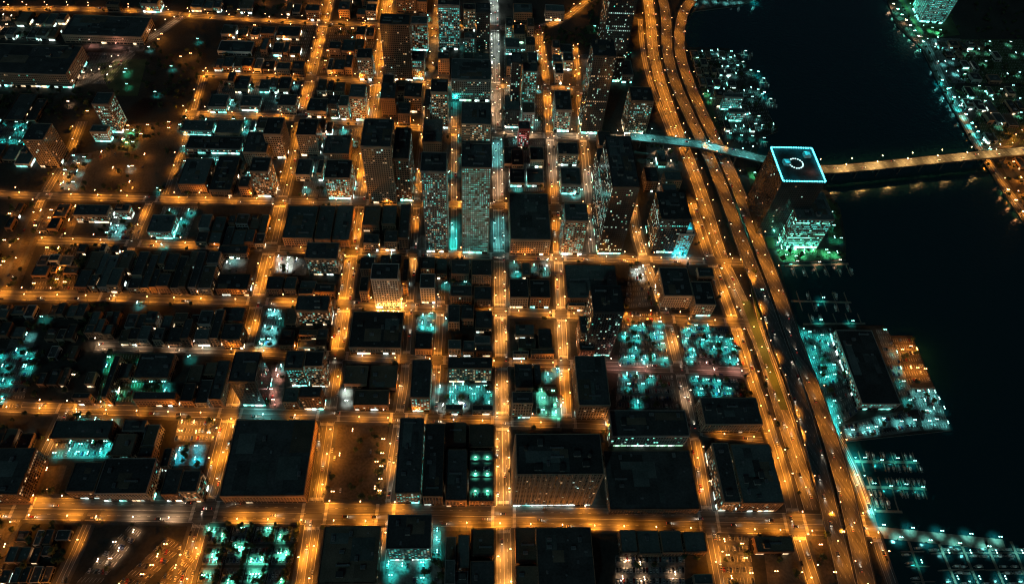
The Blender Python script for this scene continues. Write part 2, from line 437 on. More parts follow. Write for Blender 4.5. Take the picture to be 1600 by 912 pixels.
path = road([(1250, 520), (1275, 585), (1305, 668), (1330, 715), (1352, 770), (1368, 822)], 5, True, [(0, 2000, 'teal')], 26, 0.6, walk=0, sm=1, name='path', mater=MT['pave'])

# where roads cross: stop the pavements there
def seg_x(p, p2, q, q2):
    r, s = p2 - p, q2 - q
    d = r.x * s.y - r.y * s.x
    if abs(d) < 1e-9:
        return None
    w = q - p
    t, u = (w.x * s.y - w.y * s.x) / d, (w.x * r.y - w.y * r.x) / d
    return t if -0.02 <= t <= 1.02 and -0.02 <= u <= 1.02 else None
for A in ROADS:
    for B in ROADS:
        if A is B:
            continue
        s = 0
        for p, p2 in zip(A['pts'], A['pts'][1:]):
            for q, q2 in zip(B['pts'], B['pts'][1:]):
                t = seg_x(p, p2, q, q2)
                if t is not None:
                    A['cross'].append((s + t * (p2 - p).length, B['w'] / 2, B['walk']))
            s += (p2 - p).length
KERB = 0.15
for A in ROADS:
    Lr = pathlen(A['pts'])
    cuts, last = [], 0.0
    for s, hw, wk in sorted(A['cross']):
        cuts.append((last, s - hw - 0.3)); last = s + hw + 0.3
    cuts.append((last, Lr))
    pv, mk = MB(), MB()
    for s0, s1 in cuts:
        if s1 - s0 < 4:
            continue
        seg = sub(A['pts'], s0, s1)
        if A['walk']:
            for sd_ in (-1, 1):
                a, c = sorted((sd_ * A['w'] / 2, sd_ * (A['w'] / 2 + A['walk'])))
                strip(pv, seg, a, c, 0, KERB + (0 if A['ns'] else 0.004), MT['pave'], sides=True)
        zt = A['z'] + 0.012
        n = A['lanes']
        for off in (-A['w'] / 2 + 0.45, A['w'] / 2 - 0.45):
            strip(mk, seg, off - 0.13, off + 0.13, 0, zt, MT['paint'])
        for k in range(1, n):
            off = -A['w'] / 2 + A['w'] * k / n
            if k * 2 == n:
                strip(mk, seg, off - 0.12, off + 0.12, 0, zt, MT['paint'])
            else:
                q = s0 + 2
                while q + 3 < s1:
                    p, t = at(A['pts'], q)
                    nrm = Vector((t.y, -t.x, 0)) * off
                    strip(mk, [p + nrm, p + nrm + t * 3], -0.09, 0.09, 0, zt, MT['paint'])
                    q += 9
        if A['walk'] and s1 - s0 > 25:
            for e in ((s0 + 1.5) if s0 > 0 else None, (s1 - 4.5) if s1 < Lr else None):
                if e is None:
                    continue
                p, t = at(A['pts'], e)
                nrm = Vector((t.y, -t.x, 0))
                k = -A['w'] / 2 + 0.8
                while k < A['w'] / 2 - 0.6:
                    strip(mk, [p + nrm * k, p + nrm * k + t * 3], -0.25, 0.25, 0, zt + 0.002, MT['paint'])
                    k += 1.15
    if pv.f:
        tag(link('pavement', pv.mesh('pavement'), A['o']), kind='stuff')
    if mk.f:
        tag(link('lane_marking', mk.mesh('lane_marking'), A['o']), kind='stuff')
    # lamps, cars and trees along the road
    s, i = 6.0 + (len(ROADS) * 7) % 11, 0
    ivs = [(c[0] - c[1] - 2, c[0] + c[1] + 2) for c in A['cross']]
    while s < Lr - 3:
        p, t = at(A['pts'], s)
        u = P(p)
        key = u[1] if A['ns'] else u[0]
        col = next((c for lo, hi, c in A['lamps'] if lo <= key < hi), None)
        if col and not any(lo < s < hi for lo, hi in ivs):
            for sd_ in (-1, 1):
                n_ = Vector((t.y, -t.x, 0)) * sd_
                if A['w'] < 10 and (i + (sd_ > 0)) % 2:
                    continue
                q = p + n_ * (A['w'] / 2 + (0.9 if A['walk'] else 0.6)) + t * (4 * sd_ + rnd.uniform(-3, 3))
                LAMPS.append((q, math.atan2(-n_.y, -n_.x), col, A['power'] * (1.0 if A['ns'] or A['w'] > 18 else 0.78) * {'white': 0.35, 'cool': 0.35, 'warm': 0.5, 'pink': 0.4, 'amber': 0.9, 'teal': 1.8}.get(col, 1.0) * rnd.choice((0.45, 0.8, 0.9, 1.0, 1.1, 1.4)), A['kind']))
        if A['trees']:
            for sd_ in (-1, 1):
                for _ in range(3):
                    if rnd.random() < A['trees'] * 0.8 and not any(lo - 3 < s < hi + 3 for lo, hi in ivs):
                        n_ = Vector((t.y, -t.x, 0)) * sd_
                        TREES.append((p + n_ * (A['w'] / 2 + rnd.uniform(2.2, 4.5)) + t * rnd.uniform(-13, 13), rnd.uniform(0.6, 1.05)))
        s += A['spacing'] * 1.12; i += 1
    if A['cars']:
        ln = A['w'] / A['lanes']
        s = rnd.uniform(0, 20)
        while s < Lr - 3:
            p, t = at(A['pts'], s)
            if rnd.random() < 0.75:
                k = rnd.randrange(A['lanes'])
                off = -A['w'] / 2 + ln * (k + 0.5)
                n_ = Vector((t.y, -t.x, 0))
                fwd = off > 0
                CARS.append((p + n_ * off + Vector((0, 0, A['z'])), math.atan2(t.y, t.x) + (0 if fwd else math.pi), True))
            # cars parked at the kerb
            if A['walk'] and rnd.random() < 0.5:
                n_ = Vector((t.y, -t.x, 0)) * rnd.choice((-1, 1))
                if not any(lo - 4 < s + 5 < hi + 4 for lo, hi in ivs):
                    CARS.append((p + t * 5 + n_ * (A['w'] / 2 - 1.1) + Vector((0, 0, A['z'])), math.atan2(t.y, t.x), False))
            s += rnd.uniform(16, 40) / (A['cars'] * 1.3)

# ------------------------------------------------------------------ elevated highway and the bridge over the water
def deck(name, px, z, w, lamps, label, cat, spacing=30, power=1.1, cars=0.8, piers=True, lanes=4):
    pts = resample(smooth([G(x, y, z) for x, y in px], 2), 30)
    root = tag(link(name, None, None, tuple(pts[0] - Vector((0, 0, z)))), label, cat)
    base = root.location
    loc = [p - base for p in pts]
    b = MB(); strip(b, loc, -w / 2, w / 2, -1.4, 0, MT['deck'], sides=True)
    link('road_deck', b.mesh('road_deck'), root)
    for sd_ in (-1, 1):
        b = MB(); a, c = sorted((sd_ * (w / 2 - 0.02), sd_ * (w / 2 + 0.45))); strip(b, loc, a, c, -0.9, 1.0, MT['pave'], sides=True)
        link('parapet', b.mesh('parapet'), root)
    b = MB()
    Lr = pathlen(loc)
    for off in (-w / 2 + 0.7, w / 2 - 0.7):
        strip(b, loc, off - 0.13, off + 0.13, 0, 0.014, MT['paint'])
    for k in range(1, lanes):
        off = -w / 2 + w * k / lanes
        q = 3
        while q + 3 < Lr:
            p, t = at(loc, q); n_ = Vector((t.y, -t.x, 0)) * off
            strip(b, [p + n_, p + n_ + t * 3], -0.09, 0.09, 0, 0.014, MT['paint']); q += 10
    tag(link('lane_marking', b.mesh('lane_marking'), root), kind='stuff')
    if piers:
        q = 15
        pm = None
        while q < Lr:
            p, t = at(loc, q)
            if pm is None:
                pb = MB(); pb.box(-1.2, 1.2, -w * 0.36, w * 0.36, -2.9, -1.41, MT['deck'])
                for yy in (-w * 0.28, w * 0.28):
                    pb.cyl(0, yy, -z - 3.0, -2.9, 0.9, 0.8, MT['deck'], 8)
                pm = pb.mesh('pier')
            link('pier', pm, root, tuple(p), math.atan2(t.y, t.x)); q += 34
    q, i = 9.0, 0
    while q < Lr - 4:
        p, t = at(loc, q)
        pw = p + base
        u = P(pw)
        col = next((c for lo, hi, c in lamps if lo <= (u[1] if abs(t.y) > abs(t.x) else u[0]) < hi), None)
        if col:
            for sd_ in ((-1,) if i % 2 else (1,)):
                n_ = Vector((t.y, -t.x, 0)) * sd_
                LAMPS.append((pw + n_ * (w / 2 + 0.22) + t * (5 * sd_) + Vector((0, 0, 0.9)), math.atan2(-n_.y, -n_.x), col, power * rnd.choice((0.5, 0.8, 1, 1.1, 1.3)), 'bridge' if name == 'road_bridge' else 'highway'))
        q += spacing * 1.3; i += 1
    q = rnd.uniform(0, 20)
    while q < Lr - 6 and cars:
        p, t = at(loc, q)
        off = -w / 2 + w / lanes * (rnd.randrange(lanes) + 0.5)
        n_ = Vector((t.y, -t.x, 0))
        CARS.append((p + base + n_ * off + Vector((0, 0, 0.02)), math.atan2(t.y, t.x) + (0 if cars > 0 else math.pi), True))
        q += rnd.uniform(18, 40) / abs(cars)
    return root
deck('elevated_highway', [(1030, -30), (1042, 30), (1041, 75), (1050, 115), (1063, 150), (1091, 210), (1111, 250), (1136, 313), (1167, 400), (1190, 455), (1222, 550), (1246, 608), (1272, 700), (1292, 780), (1328, 930)], 7.0, 17,
     [(-99, 430, 'orange'), (790, 2000, 'orange')], 'western elevated highway deck on round piers, unlit along its long middle stretch', 'highway', 21, 0.56, 1.0)
deck('elevated_highway', [(1085, -6), (1064, 24), (1060, 75), (1071, 115), (1085, 150), (1113, 210), (1133, 250), (1160, 313), (1193, 400), (1215, 455), (1247, 550), (1271, 608), (1302, 700), (1325, 780), (1358, 930)], 7.4, 17,
     [(-99, 465, 'orange'), (585, 2000, 'orange')], 'eastern elevated highway deck beside the waterfront, orange lit', 'highway', 21, 0.72, -1.0)
deck('road_bridge', [(985, 214), (1040, 219), (1100, 227), (1150, 239), (1200, 251), (1245, 261), (1290, 266), (1340, 262), (1400, 256), (1500, 246), (1600, 236), (1700, 226)], 15.0, 15,
     [(0, 1240, 'cool'), (1240, 2000, 'gold')], 'long road bridge from the city over the highway and the dark water', 'bridge', 18, 1.15, 0.8)

# ------------------------------------------------------------------ buildings
STY = {  # lit share, window colours, chance that a whole floor is lit, shopfront share, shopfront colours, wall, roof
 'd': (0.015, ['warm', 'white'], 0.00, 0.05, ['warm'], 'brick', 'dark'),
 'b': (0.07, ['warm', 'warm', 'orange', 'white'], 0.02, 0.30, ['white', 'warm'], 'brick', 'dark'),
 's': (0.05, ['warm', 'teal'], 0.02, 0.85, ['white', 'teal', 'warm'], 'concrete', 'dark'),
 't': (0.52, ['teal', 'teal', 'teal', 'white', 'warm'], 0.10, 0.85, ['teal', 'white'], 'concrete', 'teal'),
 'T': (0.82, ['teal', 'teal', 'teal', 'teal', 'white'], 0.12, 0.95, ['teal'], 'concrete', 'teal'),
 'w': (0.45, ['warm', 'warm', 'white', 'orange', 'teal'], 0.04, 0.6, ['white', 'warm'], 'stone', 'dark'),
 'm': (0.14, ['white', 'white', 'teal', 'warm'], 0.10, 0.85, ['white', 'teal', 'green'], 'glass', 'dark'),
 'g': (0.10, ['green', 'white'], 0.08, 0.95, ['green', 'white'], 'concrete', 'dark'),
 'G': (0.25, ['green', 'teal', 'teal'], 0.80, 0.9, ['green'], 'concrete', 'teal'),
 'c': (0.55, ['cyan', 'cyan', 'teal'], 0.3, 1.0, ['cyan'], 'white', 'teal'),
 'L': (0.025, ['warm', 'white', 'teal'], 0.0, 0.97, ['teal', 'white', 'teal'], 'glass', 'dark'),
 'V': (0.05, ['warm', 'warm', 'white'], 0.01, 0.97, ['white', 'teal', 'white'], 'stone', 'dark'),
 'r': (0.45, ['red', 'white', 'red'], 0.1, 0.4, ['warm'], 'red', 'dark'),
}
WALLWORD = {'brick': 'brown brick', 'stone': 'beige stone', 'concrete': 'grey concrete', 'glass': 'dark glass', 'white': 'pale', 'red': 'brick'}
WINWORD = {'L': 'teal-based', 'V': 'white-based', 'd': 'unlit', 'b': 'dimly lit', 's': 'bright-fronted', 't': 'teal-windowed', 'T': 'teal-glowing', 'w': 'warm-windowed', 'm': 'office-lit', 'g': 'green-based', 'G': 'green-glowing', 'c': 'cyan', 'r': 'red-lit'}
ROOFWORD = {'dark': 'black', 'teal': 'slate', 'brown': 'gravel'}
LANDMARK = [((400, 860), 'by the green-lit tree-filled car park'), ((295, 705), 'by the bright cyan court'), ((875, 735), 'by the wide ribbed slab'), ((1020, 590), 'by the teal car parks'),
            ((600, 440), 'by the floodlit amber office'), ((980, 300), 'by the dark glass skyscraper'), ((1250, 330), 'by the cyan-rimmed tower'), ((1350, 570), 'by the long pier shed'),
            ((1130, 150), 'on the marina peninsula'), ((90, 230), 'by the leaning-looking brown hotel slab'), ((200, 250), 'by the amber-lit open field'), ((420, 500), 'by the walled teal yard'),
            ((745, 330), 'by the notched teal tower'), ((600, 250), 'by the broad brown tower'), ((615, 80), 'by the northern brown slab tower'), ((955, 130), 'by the twin dark towers'),
            ((1490, 20), 'by the lakeside glass tower'), ((850, 625), 'by the pale green-lit court'), ((210, 600), 'by the teal tree yard'), ((120, 690), 'by the western teal court'),
            ((100, 90), 'by the long barrack-like block'), ((390, 610), 'by the dark corner tower'), ((380, 150), 'on the northern residential blocks'), ((110, 400), 'among the amber-lit yards'),
            ((870, 60), 'by the dark northern park'), ((560, 720), 'by the brown tree-edged lot'), ((25, 590), 'by the western teal yard'), ((1160, 850), 'by the amber corner car park'),
            ((440, 420), 'by the small white-lit court'), ((320, 350), 'among the dark western roofs'), ((720, 600), 'by the teal inner court'), ((930, 440), 'by the wide slate roof'),
            ((1560, 120), 'among the trees across the water'), ((1560, 290), 'by the bridge head across the water')]
LMW = [(G(*p), s) for p, s in LANDMARK]
def near(v, full=False):
    k = min(LMW, key=lambda k: (k[0].x - v[0]) ** 2 + (k[0].y - v[1]) ** 2)
    if not full:
        return k[1]
    d = math.hypot(k[0].x - v[0], k[0].y - v[1])
    return k[1] if d < 45 or not k[1].startswith('by ') else k[1].replace('by ', 'near ' if d < 80 else 'beyond ', 1)

def unit_meshes():
    out = []
    b = MB(); b.box(-2.2, 2.2, -1.5, 1.5, 0, 1.9, MT['unit']); b.cyl(-1, 0, 1.9, 2.2, 0.8, 0.8, MT['steel'], 10); b.cyl(1, 0, 1.9, 2.2, 0.8, 0.8, MT['steel'], 10); out.append(('rooftop_unit', b.mesh('rooftop_unit')))
    b = MB(); b.box(-3, 3, -2.2, 2.2, 0, 3.2, WALLS['concrete']); b.box(-3.2, 3.2, -2.4, 2.4, 3.2, 3.5, ROOFS['dark']); b.box(-0.6, 0.6, -2.28, -2.2, 0, 2.1, MT['steel']); out.append(('stair_house', b.mesh('stair_house')))
    b = MB(); b.box(-6, 6, -0.7, 0.7, 0.4, 1.5, MT['unit']); b.box(-6, -5, -0.9, 0.9, 0, 2.0, MT['unit']); b.box(3.4, 4.4, -0.9, 0.9, 0, 2.0, MT['unit']); out.append(('air_duct', b.mesh('air_duct')))
    b = MB()
    for x in (-1, 1):
        for y in (-1, 1):
            b.box(x - 0.12, x + 0.12, y - 0.12, y + 0.12, 0, 2, MT['steel'])
    b.cyl(0, 0, 2, 5.2, 1.7, 1.7, MT['plank'], 10); b.cyl(0, 0, 5.2, 6.3, 1.8, 0.1, ROOFS['dark'], 10); out.append(('water_tank', b.mesh('water_tank')))
    b = MB(); b.box(-1.6, 1.6, -1.0, 1.0, 0, 0.7, MT['unit'], 0.25); out.append(('skylight', b.mesh('skylight')))
    b = MB(); b.cyl(0, 0, 0, 0.6, 0.7, 0.7, MT['unit'], 8); b.cyl(0, 0, 0.6, 1.0, 0.95, 0.2, MT['unit'], 8); out.append(('roof_vent', b.mesh('roof_vent')))
    return out
UNITS = unit_meshes()
BLD = []
def windows(b, w, d, h, sty, floor=3.4, bay=2.7, z0=4.6, shop=True, sides='snew', wfill=0.62, hfill=0.52, r=rnd):
    lit, cols, row, shp, scol, _, _ = STY[sty]
    faces = {'s': (w, lambda u, z: (u - w / 2, -d / 2 - 0.05, z)), 'n': (w, lambda u, z: (w / 2 - u, d / 2 + 0.05, z)),
             'e': (d, lambda u, z: (w / 2 + 0.05, u - d / 2, z)), 'w': (d, lambda u, z: (-w / 2 - 0.05, d / 2 - u, z))}
    for k in sides:
        ln, f = faces[k]
        nb = max(1, int((ln - 1.2) / bay))
        bw = (ln - 1.2) / nb
        nf = max(0, int((h - z0 - 0.8) / floor))
        for j in range(nf):
            za = z0 + j * floor + floor * (1 - hfill) * 0.5
            rowlit = r.random() < row
            rc = r.choice(cols)
            for i in range(nb):
                u0 = 0.6 + i * bw + bw * (1 - wfill) / 2
                u1 = u0 + bw * wfill
                p = 0.8 if rowlit else lit
                m_ = WINM[rc if rowlit else r.choice(cols)] if r.random() < p else MT['glass']
                b.quad(f(u0, za), f(u1, za), f(u1, za + floor * hfill), f(u0, za + floor * hfill), m_)
        if shop:
            u = 0.8
            while u < ln - 3:
                l = min(r.uniform(3, 8), ln - 0.8 - u)
                m_ = SHOPM[r.choice(scol)] if r.random() < shp * (0.9 if k == 's' else 0.6) else MT['glass']
                b.quad(f(u, 0.5), f(u + l, 0.5), f(u + l, 3.3 if h < 35 else 4.2), f(u, 3.3 if h < 35 else 4.2), m_)
                u += l + 0.6
def shell(w, d, h, m, par=1.0):
    b = MB(); x, y, t = w / 2, d / 2, 0.35
    H_ = h + par
    o = [(-x, -y), (x, -y), (x, y), (-x, y)]; i = [(-x + t, -y + t), (x - t, -y + t), (x - t, y - t), (-x + t, y - t)]
    for k in range(4):
        p, q, pi, qi = o[k], o[(k + 1) % 4], i[k], i[(k + 1) % 4]
        b.quad((*p, 0), (*q, 0), (*q, H_), (*p, H_), m)
        b.quad((*p, H_), (*q, H_), (*qi, H_), (*pi, H_), m)
        b.quad((*pi, H_), (*qi, H_), (*qi, h), (*pi, h), m)
    return b
def raw_building(name, centre, w, d, h, sty, label=None, cat='building', wall=None, roof=None, rz=None, group=None, units=None, ribs=False, shop=True, **kw):
    u = P((centre[0], centre[1], h))
    if not label and not (-45 < u[0] < W0 + 45 and -45 < u[1] < H0 + 30):
        return None
    if name == 'city_building' and not label:
        name, cat = (('house', 'house') if h < 7.5 and w * d < 400 else ('storehouse', 'building') if h < 7.5 else ('shop_building', 'building') if h < 13 else
                     ('apartment_block', 'building') if h < 30 else ('high_rise', 'tower'))
    S = STY[sty]
    wall = wall or S[5]; roof = roof or S[6]
    r = random.Random(int(abs(centre[0]) * 7 + abs(centre[1]) * 13))
    root = link(name, None, None, (centre[0], centre[1], 0.0), ANG if rz is None else rz)
    if label:
        tag(root, label, cat, group)
    else:
        hw = 'cottage-height' if h < 6 else 'low' if h < 13 else 'mid-rise' if h < 30 else 'high-rise'
        sz = 'small' if w * d < 350 else 'broad' if w * d > 1800 else ''
        lab = ' '.join(f"{sz} {hw} {WINWORD[sty]} {WALLWORD[wall]} building, {ROOFWORD[roof]} roof, {near(centre, True)}".split())
        if len(lab.split()) > 16:
            lab = lab.replace('building, ', '', 1)
        tag(root, lab, cat, 'look-alike buildings ' + near(centre))
    link('wall', shell(w, d, h, WALLS[wall]).mesh('wall'), root)
    b = MB(); b.box(-w / 2 + 0.35, w / 2 - 0.35, -d / 2 + 0.35, d / 2 - 0.35, h - 0.4, h + 0.02, ROOFS[roof])
    rf = link('roof', b.mesh('roof'), root)
    b = MB(); windows(b, w, d, h, sty, shop=shop, r=r, **kw)
    if b.f:
        tag(link('glazing', b.mesh('glazing'), root), kind='stuff')
    # storey bands and a cornice stand proud of the wall
    if h > 9:
        for zz, t, nm in ((4.0, 0.30, 'storey_band'), (h - 0.5, 0.40, 'cornice')):
            b = MB()
            b.box(-w / 2 - t, w / 2 + t, -d / 2 - t, -d / 2 - 0.002, zz, zz + 0.5, WALLS[wall], bottom=True)
            b.box(-w / 2 - t, w / 2 + t, d / 2 + 0.002, d / 2 + t, zz, zz + 0.5, WALLS[wall], bottom=True)
            b.box(w / 2 + 0.002, w / 2 + t - 0.003, -d / 2 - 0.1, d / 2 + 0.1, zz + 0.003, zz + 0.497, WALLS[wall], bottom=True)
            b.box(-w / 2 - t + 0.003, -w / 2 - 0.002, -d / 2 - 0.1, d / 2 + 0.1, zz + 0.003, zz + 0.497, WALLS[wall], bottom=True)
            link(nm, b.mesh(nm), root)
    if ribs:
        n = int(w / 5.2)
        rb = MB(); rb.box(-0.45, 0.45, -0.7, 0.0, 4.6, h - 0.6, WALLS[wall], bottom=True); me = rb.mesh('facade_rib')
        for i in range(n + 1):
            link('facade_rib', me, root, (-w / 2 + w * i / n, -d / 2 - 0.002, 0))
        for i in range(int(d / 5.2) + 1):
            for sx in (-1, 1):
                link('facade_rib', me, root, (sx * (w / 2 + 0.002), -d / 2 + d * i / int(d / 5.2), 0), math.pi / 2 * sx)
    if w * d > 700 and min(w, d) > 18 and units != 0:
        for i in range(int(min(6, w * d / 500))):
            pw_, pd_ = r.uniform(0.16, 0.42) * w, r.uniform(0.16, 0.42) * d
            qx, qy = r.uniform(-w / 2 + pw_ / 2 + 1, w / 2 - pw_ / 2 - 1), r.uniform(-d / 2 + pd_ / 2 + 1, d / 2 - pd_ / 2 - 1)
            pb_ = MB(); pb_.box(-pw_ / 2, pw_ / 2, -pd_ / 2, pd_ / 2, 0, 0.12 + 0.05 * i, ROOFS[r.choice(('dark', 'teal', 'brown'))])
            link('roof_section', pb_.mesh('roof_section'), root, (qx, qy, h + 0.02))
    n = units if units is not None else int(max(1, min(12, w * d / 220)))
    used = []
    for i in range(n):
        k = r.choice((0, 0, 0, 1, 2, 4, 4, 5, 5)) if h < 60 else r.choice((0, 1, 1, 2, 3))
        nm, me = UNITS[k]
        mx, my = w / 2 - 4.5, d / 2 - 4.5
        if k == 2: mx -= 3
        if mx < 0.3 or my < 0.3:
            if i: continue
            nm, me = UNITS[5]; mx = my = max(0.3, min(w, d) / 2 - 1.8)
        for _ in range(8):
            q = (r.uniform(-mx, mx), r.uniform(-my, my))
            if all(abs(q[0] - p[0]) > 9 or abs(q[1] - p[1]) > 6 for p in used):
                used.append(q)
                link(nm, me, root, (*q, h + 0.02), r.choice((0, math.pi / 2)) if min(mx, my) > 4 and k != 2 else 0)
                break
    BLD.append((root, w, d, h))
    return root
def B(x0, x1, yb, yf, y0, sty='d', label=None, name='city_building', **kw):
    """a building from its roof in the photograph: front edge x0..x1 at row yf, back edge at row yb; its foot stands at row y0"""
    xm = (x0 + x1) / 2
    lo, hi = 0.0, 400.0
    for _ in range(40):
        h = (lo + hi) / 2
        q = G(xm, yf, h)
        if P((q.x, q.y, 0))[1] < y0: lo = h
        else: hi = h
    h = max(3.5, h)
    fl = G(x0, yf, h); fr = G(x1, yf + 0.018 * (x1 - x0), h)
    w = (fr - fl).dot(AD)
    lo, hi = 0.0, 900.0
    for _ in range(40):
        d = (lo + hi) / 2
        if P(fl + SD * d)[1] > yb: lo = d
        else: hi = d
    d = max(4.0, d)
    n = kw.pop('split', 1)
    if n > 1:
        xs = [0] + [(i + rnd.uniform(0.75, 1.25)) / n for i in range(n - 1)] + [1]
        for i in range(n):
            ww = w * (xs[i + 1] - xs[i]) - 0.6
            cut = rnd.uniform(0.3, 0.7) if rnd.random() < 0.8 else 1.0
            for v0, v1 in ((0.0, cut), (cut, 1.0)):
                dd = d * (v1 - v0) * rnd.uniform(0.72, 0.97)
                if dd < 6:
                    continue
                w2 = ww * rnd.uniform(0.8, 1.0)
                cc = fl + AD * (w * xs[i] + 0.3 + (w2 / 2 if rnd.random() < 0.5 else ww - w2 / 2)) + SD * (d * v0 + dd / 2)
                raw_building(name, (cc.x, cc.y), w2, dd, max(4, h * rnd.uniform(0.45, 1.1)), rnd.choice((sty, sty, 'd', 'b')), None, roof=rnd.choice(('dark', 'dark', 'teal', 'brown')), wall=rnd.choice((None, 'stone', 'concrete', 'brick')))
        return
    c = fl + AD * (w / 2) + SD * (d / 2)
    return raw_building(name, (c.x, c.y), w, d, h, sty, label, **kw)
RP0 = [None]
def blocked(c, w, d):
    if RP0[0] is None:
        RP0[0] = np.array([((p - Vector((0, 0, 0))).dot(AD), p.dot(SD), r['w'] / 2 + min(r['walk'], 2.5)) for r in ROADS for p in resample(r['pts'], 3)])
    u, v = c.dot(AD), c.dot(SD)
    q = RP0[0]
    if np.any((np.abs(q[:, 0] - u) < w / 2 + q[:, 2]) & (np.abs(q[:, 1] - v) < d / 2 + q[:, 2])):
        return True
    for o, w2, d2, h2 in BLD:
        l = Vector((o.location.x, o.location.y, 0))
        if abs(l.dot(AD) - u) < (w + w2) / 2 + 0.5 and abs(l.dot(SD) - v) < (d + d2) / 2 + 0.5:
            return True
    return False
def fill(px0, px1, y0, y1, nx, ny, hr, stys, keep=0.85, gap=2.5, skip=()):
    """small buildings on the lots of one block, the block given by its ground rectangle in the photograph"""
    fl = G(px0, y1); w = (G(px1, y1 + 0.018 * (px1 - px0)) - fl).dot(AD)
    d = (G(px0, y0) - fl).dot(SD)
    for j in range(ny):
        xs = [0] + sorted(rnd.uniform(0.12, 0.88) if nx > 6 else (i + 1 + rnd.uniform(-0.25, 0.25)) / nx for i in range(nx - 1)) + [1]
        for i in range(nx):
            if rnd.random() > keep:
                q = fl + AD * (w * (xs[i] + xs[i + 1]) / 2) + SD * (d * (j + 0.5) / ny)
                for _ in range(3):
                    TREES.append((q + AD * rnd.uniform(-6, 6) + SD * rnd.uniform(-5, 5), rnd.uniform(0.7, 1.2)))
                continue
            ww = w * (xs[i + 1] - xs[i]) - gap * rnd.uniform(0.3, 1.4)
            dd = (d / ny) * rnd.uniform(0.6, 0.97) - gap * 0.5
            if ww < 5 or dd < 5:
                continue
            cc = fl + AD * (w * (xs[i] + xs[i + 1]) / 2) + SD * (d * j / ny + dd / 2 + (0 if j == 0 else d / ny - dd - 0.5))
            if blocked(cc, ww, dd):
                continue
            raw_building('city_building', (cc.x, cc.y), ww, dd, rnd.uniform(*hr), rnd.choice(stys), roof=rnd.choice(('dark', 'dark', 'brown', 'teal')),
                         wall=rnd.choice(('brick', 'brick', 'stone', 'concrete', 'white')) if rnd.random() < 0.6 else None, units=rnd.choice((1, 1, 2)))

# ------------------------------------------------------------------ open lots
def quadpt(q, u, v):
    a, b_, c, d = [G(*p) for p in q]      # back-left, back-right, front-right, front-left
    return a.lerp(b_, u).lerp(d.lerp(c, u), v)
NLOT = [0]
def lot(q, col, nu, nv, power=1.0, trees=0, cars=0, m='lot', name='car_park', jit=0.25, drop=0.0, z=0.0):
    NLOT[0] += 1
    b = MB()
    pts = [G(*p) for p in q][::-1]
    zz = 0.05 + 0.004 * (NLOT[0] % 12) + z
    b.poly([(p.x, p.y, zz) for p in pts], MT[m])
    o = tag(link(name, b.mesh(name)), kind='structure')
    if nu * nv > 6:
        power *= 1.5
        drop = 0.33 + drop * 0.5
    for i in range(nu):
        for j in range(nv):
            if rnd.random() < drop:
                continue
            p = quadpt(q, (i + 0.5 + rnd.uniform(-jit, jit)) / nu, (j + 0.5 + rnd.uniform(-jit, jit)) / nv)
            LAMPS.append((p, rnd.choice((0, 1.57, 3.14, 4.71)) + ANG, col, power * {'white': 0.6, 'pink': 0.6, 'cool': 0.75}.get(col, 1.0) * rnd.uniform(0.5, 1.3), 'lot'))
    for _ in range(int(trees * 0.42)):
        TREES.append((quadpt(q, rnd.random(), rnd.random()), rnd.uniform(0.8, 1.5)))
    power *= 1
    if cars >= 5:
        w = (G(*q[2]) - G(*q[3])).length; d = (G(*q[0]) - G(*q[3])).length
        rows = max(1, int(d / 8)); bl = MB()
        nb = int(w / 2.9)
        for j in range(rows):
            for i in range(nb + 1):
                p0 = quadpt(q, i / nb, (j + 0.22) / rows); p1 = quadpt(q, i / nb, (j + 0.78) / rows)
                strip(bl, [Vector((p0.x, p0.y, 0)), Vector((p1.x, p1.y, 0))], -0.1, 0.1, 0, zz + 0.012, MT['paint'])
        tag(link('bay_marking', bl.mesh('bay_marking'), o), kind='stuff')
    if cars:
        w = (G(*q[2]) - G(*q[3])).length; d = (G(*q[0]) - G(*q[3])).length
        rows = max(1, int(d / 8)); k = 0
        cells = [(i, j) for j in range(rows) for i in range(int(w / 2.9))]
        rnd.shuffle(cells)
        for i, j in cells[:int(cars * 1.8)]:
            p = quadpt(q, (i + 0.5) / int(w / 2.9), (j + 0.5) / rows)
            CARS.append((p + Vector((0, 0, zz + 0.01)), ANG + math.pi / 2 * rnd.choice((1, 3)), False))
    return o
def grove(q, n, s=(0.8, 1.5)):
    for _ in range(n):
        TREES.append((quadpt(q, rnd.random(), rnd.random()), rnd.uniform(*s)))

# ------------------------------------------------------------------ the buildings one by one (pixel rows and columns of the photograph)
# south of the main cross street
B(496, 586, 822, 912, 922, 'd', 'broad dark low warehouse south of the main cross street, west of the teal-fronted office', name='warehouse', roof='brown')
B(603, 672, 804, 857, 875, 't', 'square office block with dark roof and a teal-lit forecourt with trees', name='office_building', wall='concrete', roof='dark')
B(692, 733, 824, 912, 922, 'd', split=2); B(736, 772, 827, 868, 873, 'd', roof='brown'); B(735, 772, 876, 915, 922, 'd')
B(806, 839, 824, 880, 884, 'd', roof='brown'); B(807, 842, 884, 920, 926, 'd', roof='brown')
B(842, 932, 824, 925, 934, 'd', 'broad dark flat-roofed hall opposite the ribbed slab, south of the cross street', name='warehouse')
B(972, 997, 828, 863, 870, 'd', roof='teal'); B(999, 1033, 829, 865, 871, 'd', roof='teal'); B(1036, 1068, 829, 863, 870, 'd', roof='teal'); B(1072, 1105, 831, 862, 868, 'd', roof='teal')
B(1183, 1242, 838, 862, 866, 'd', roof='brown')
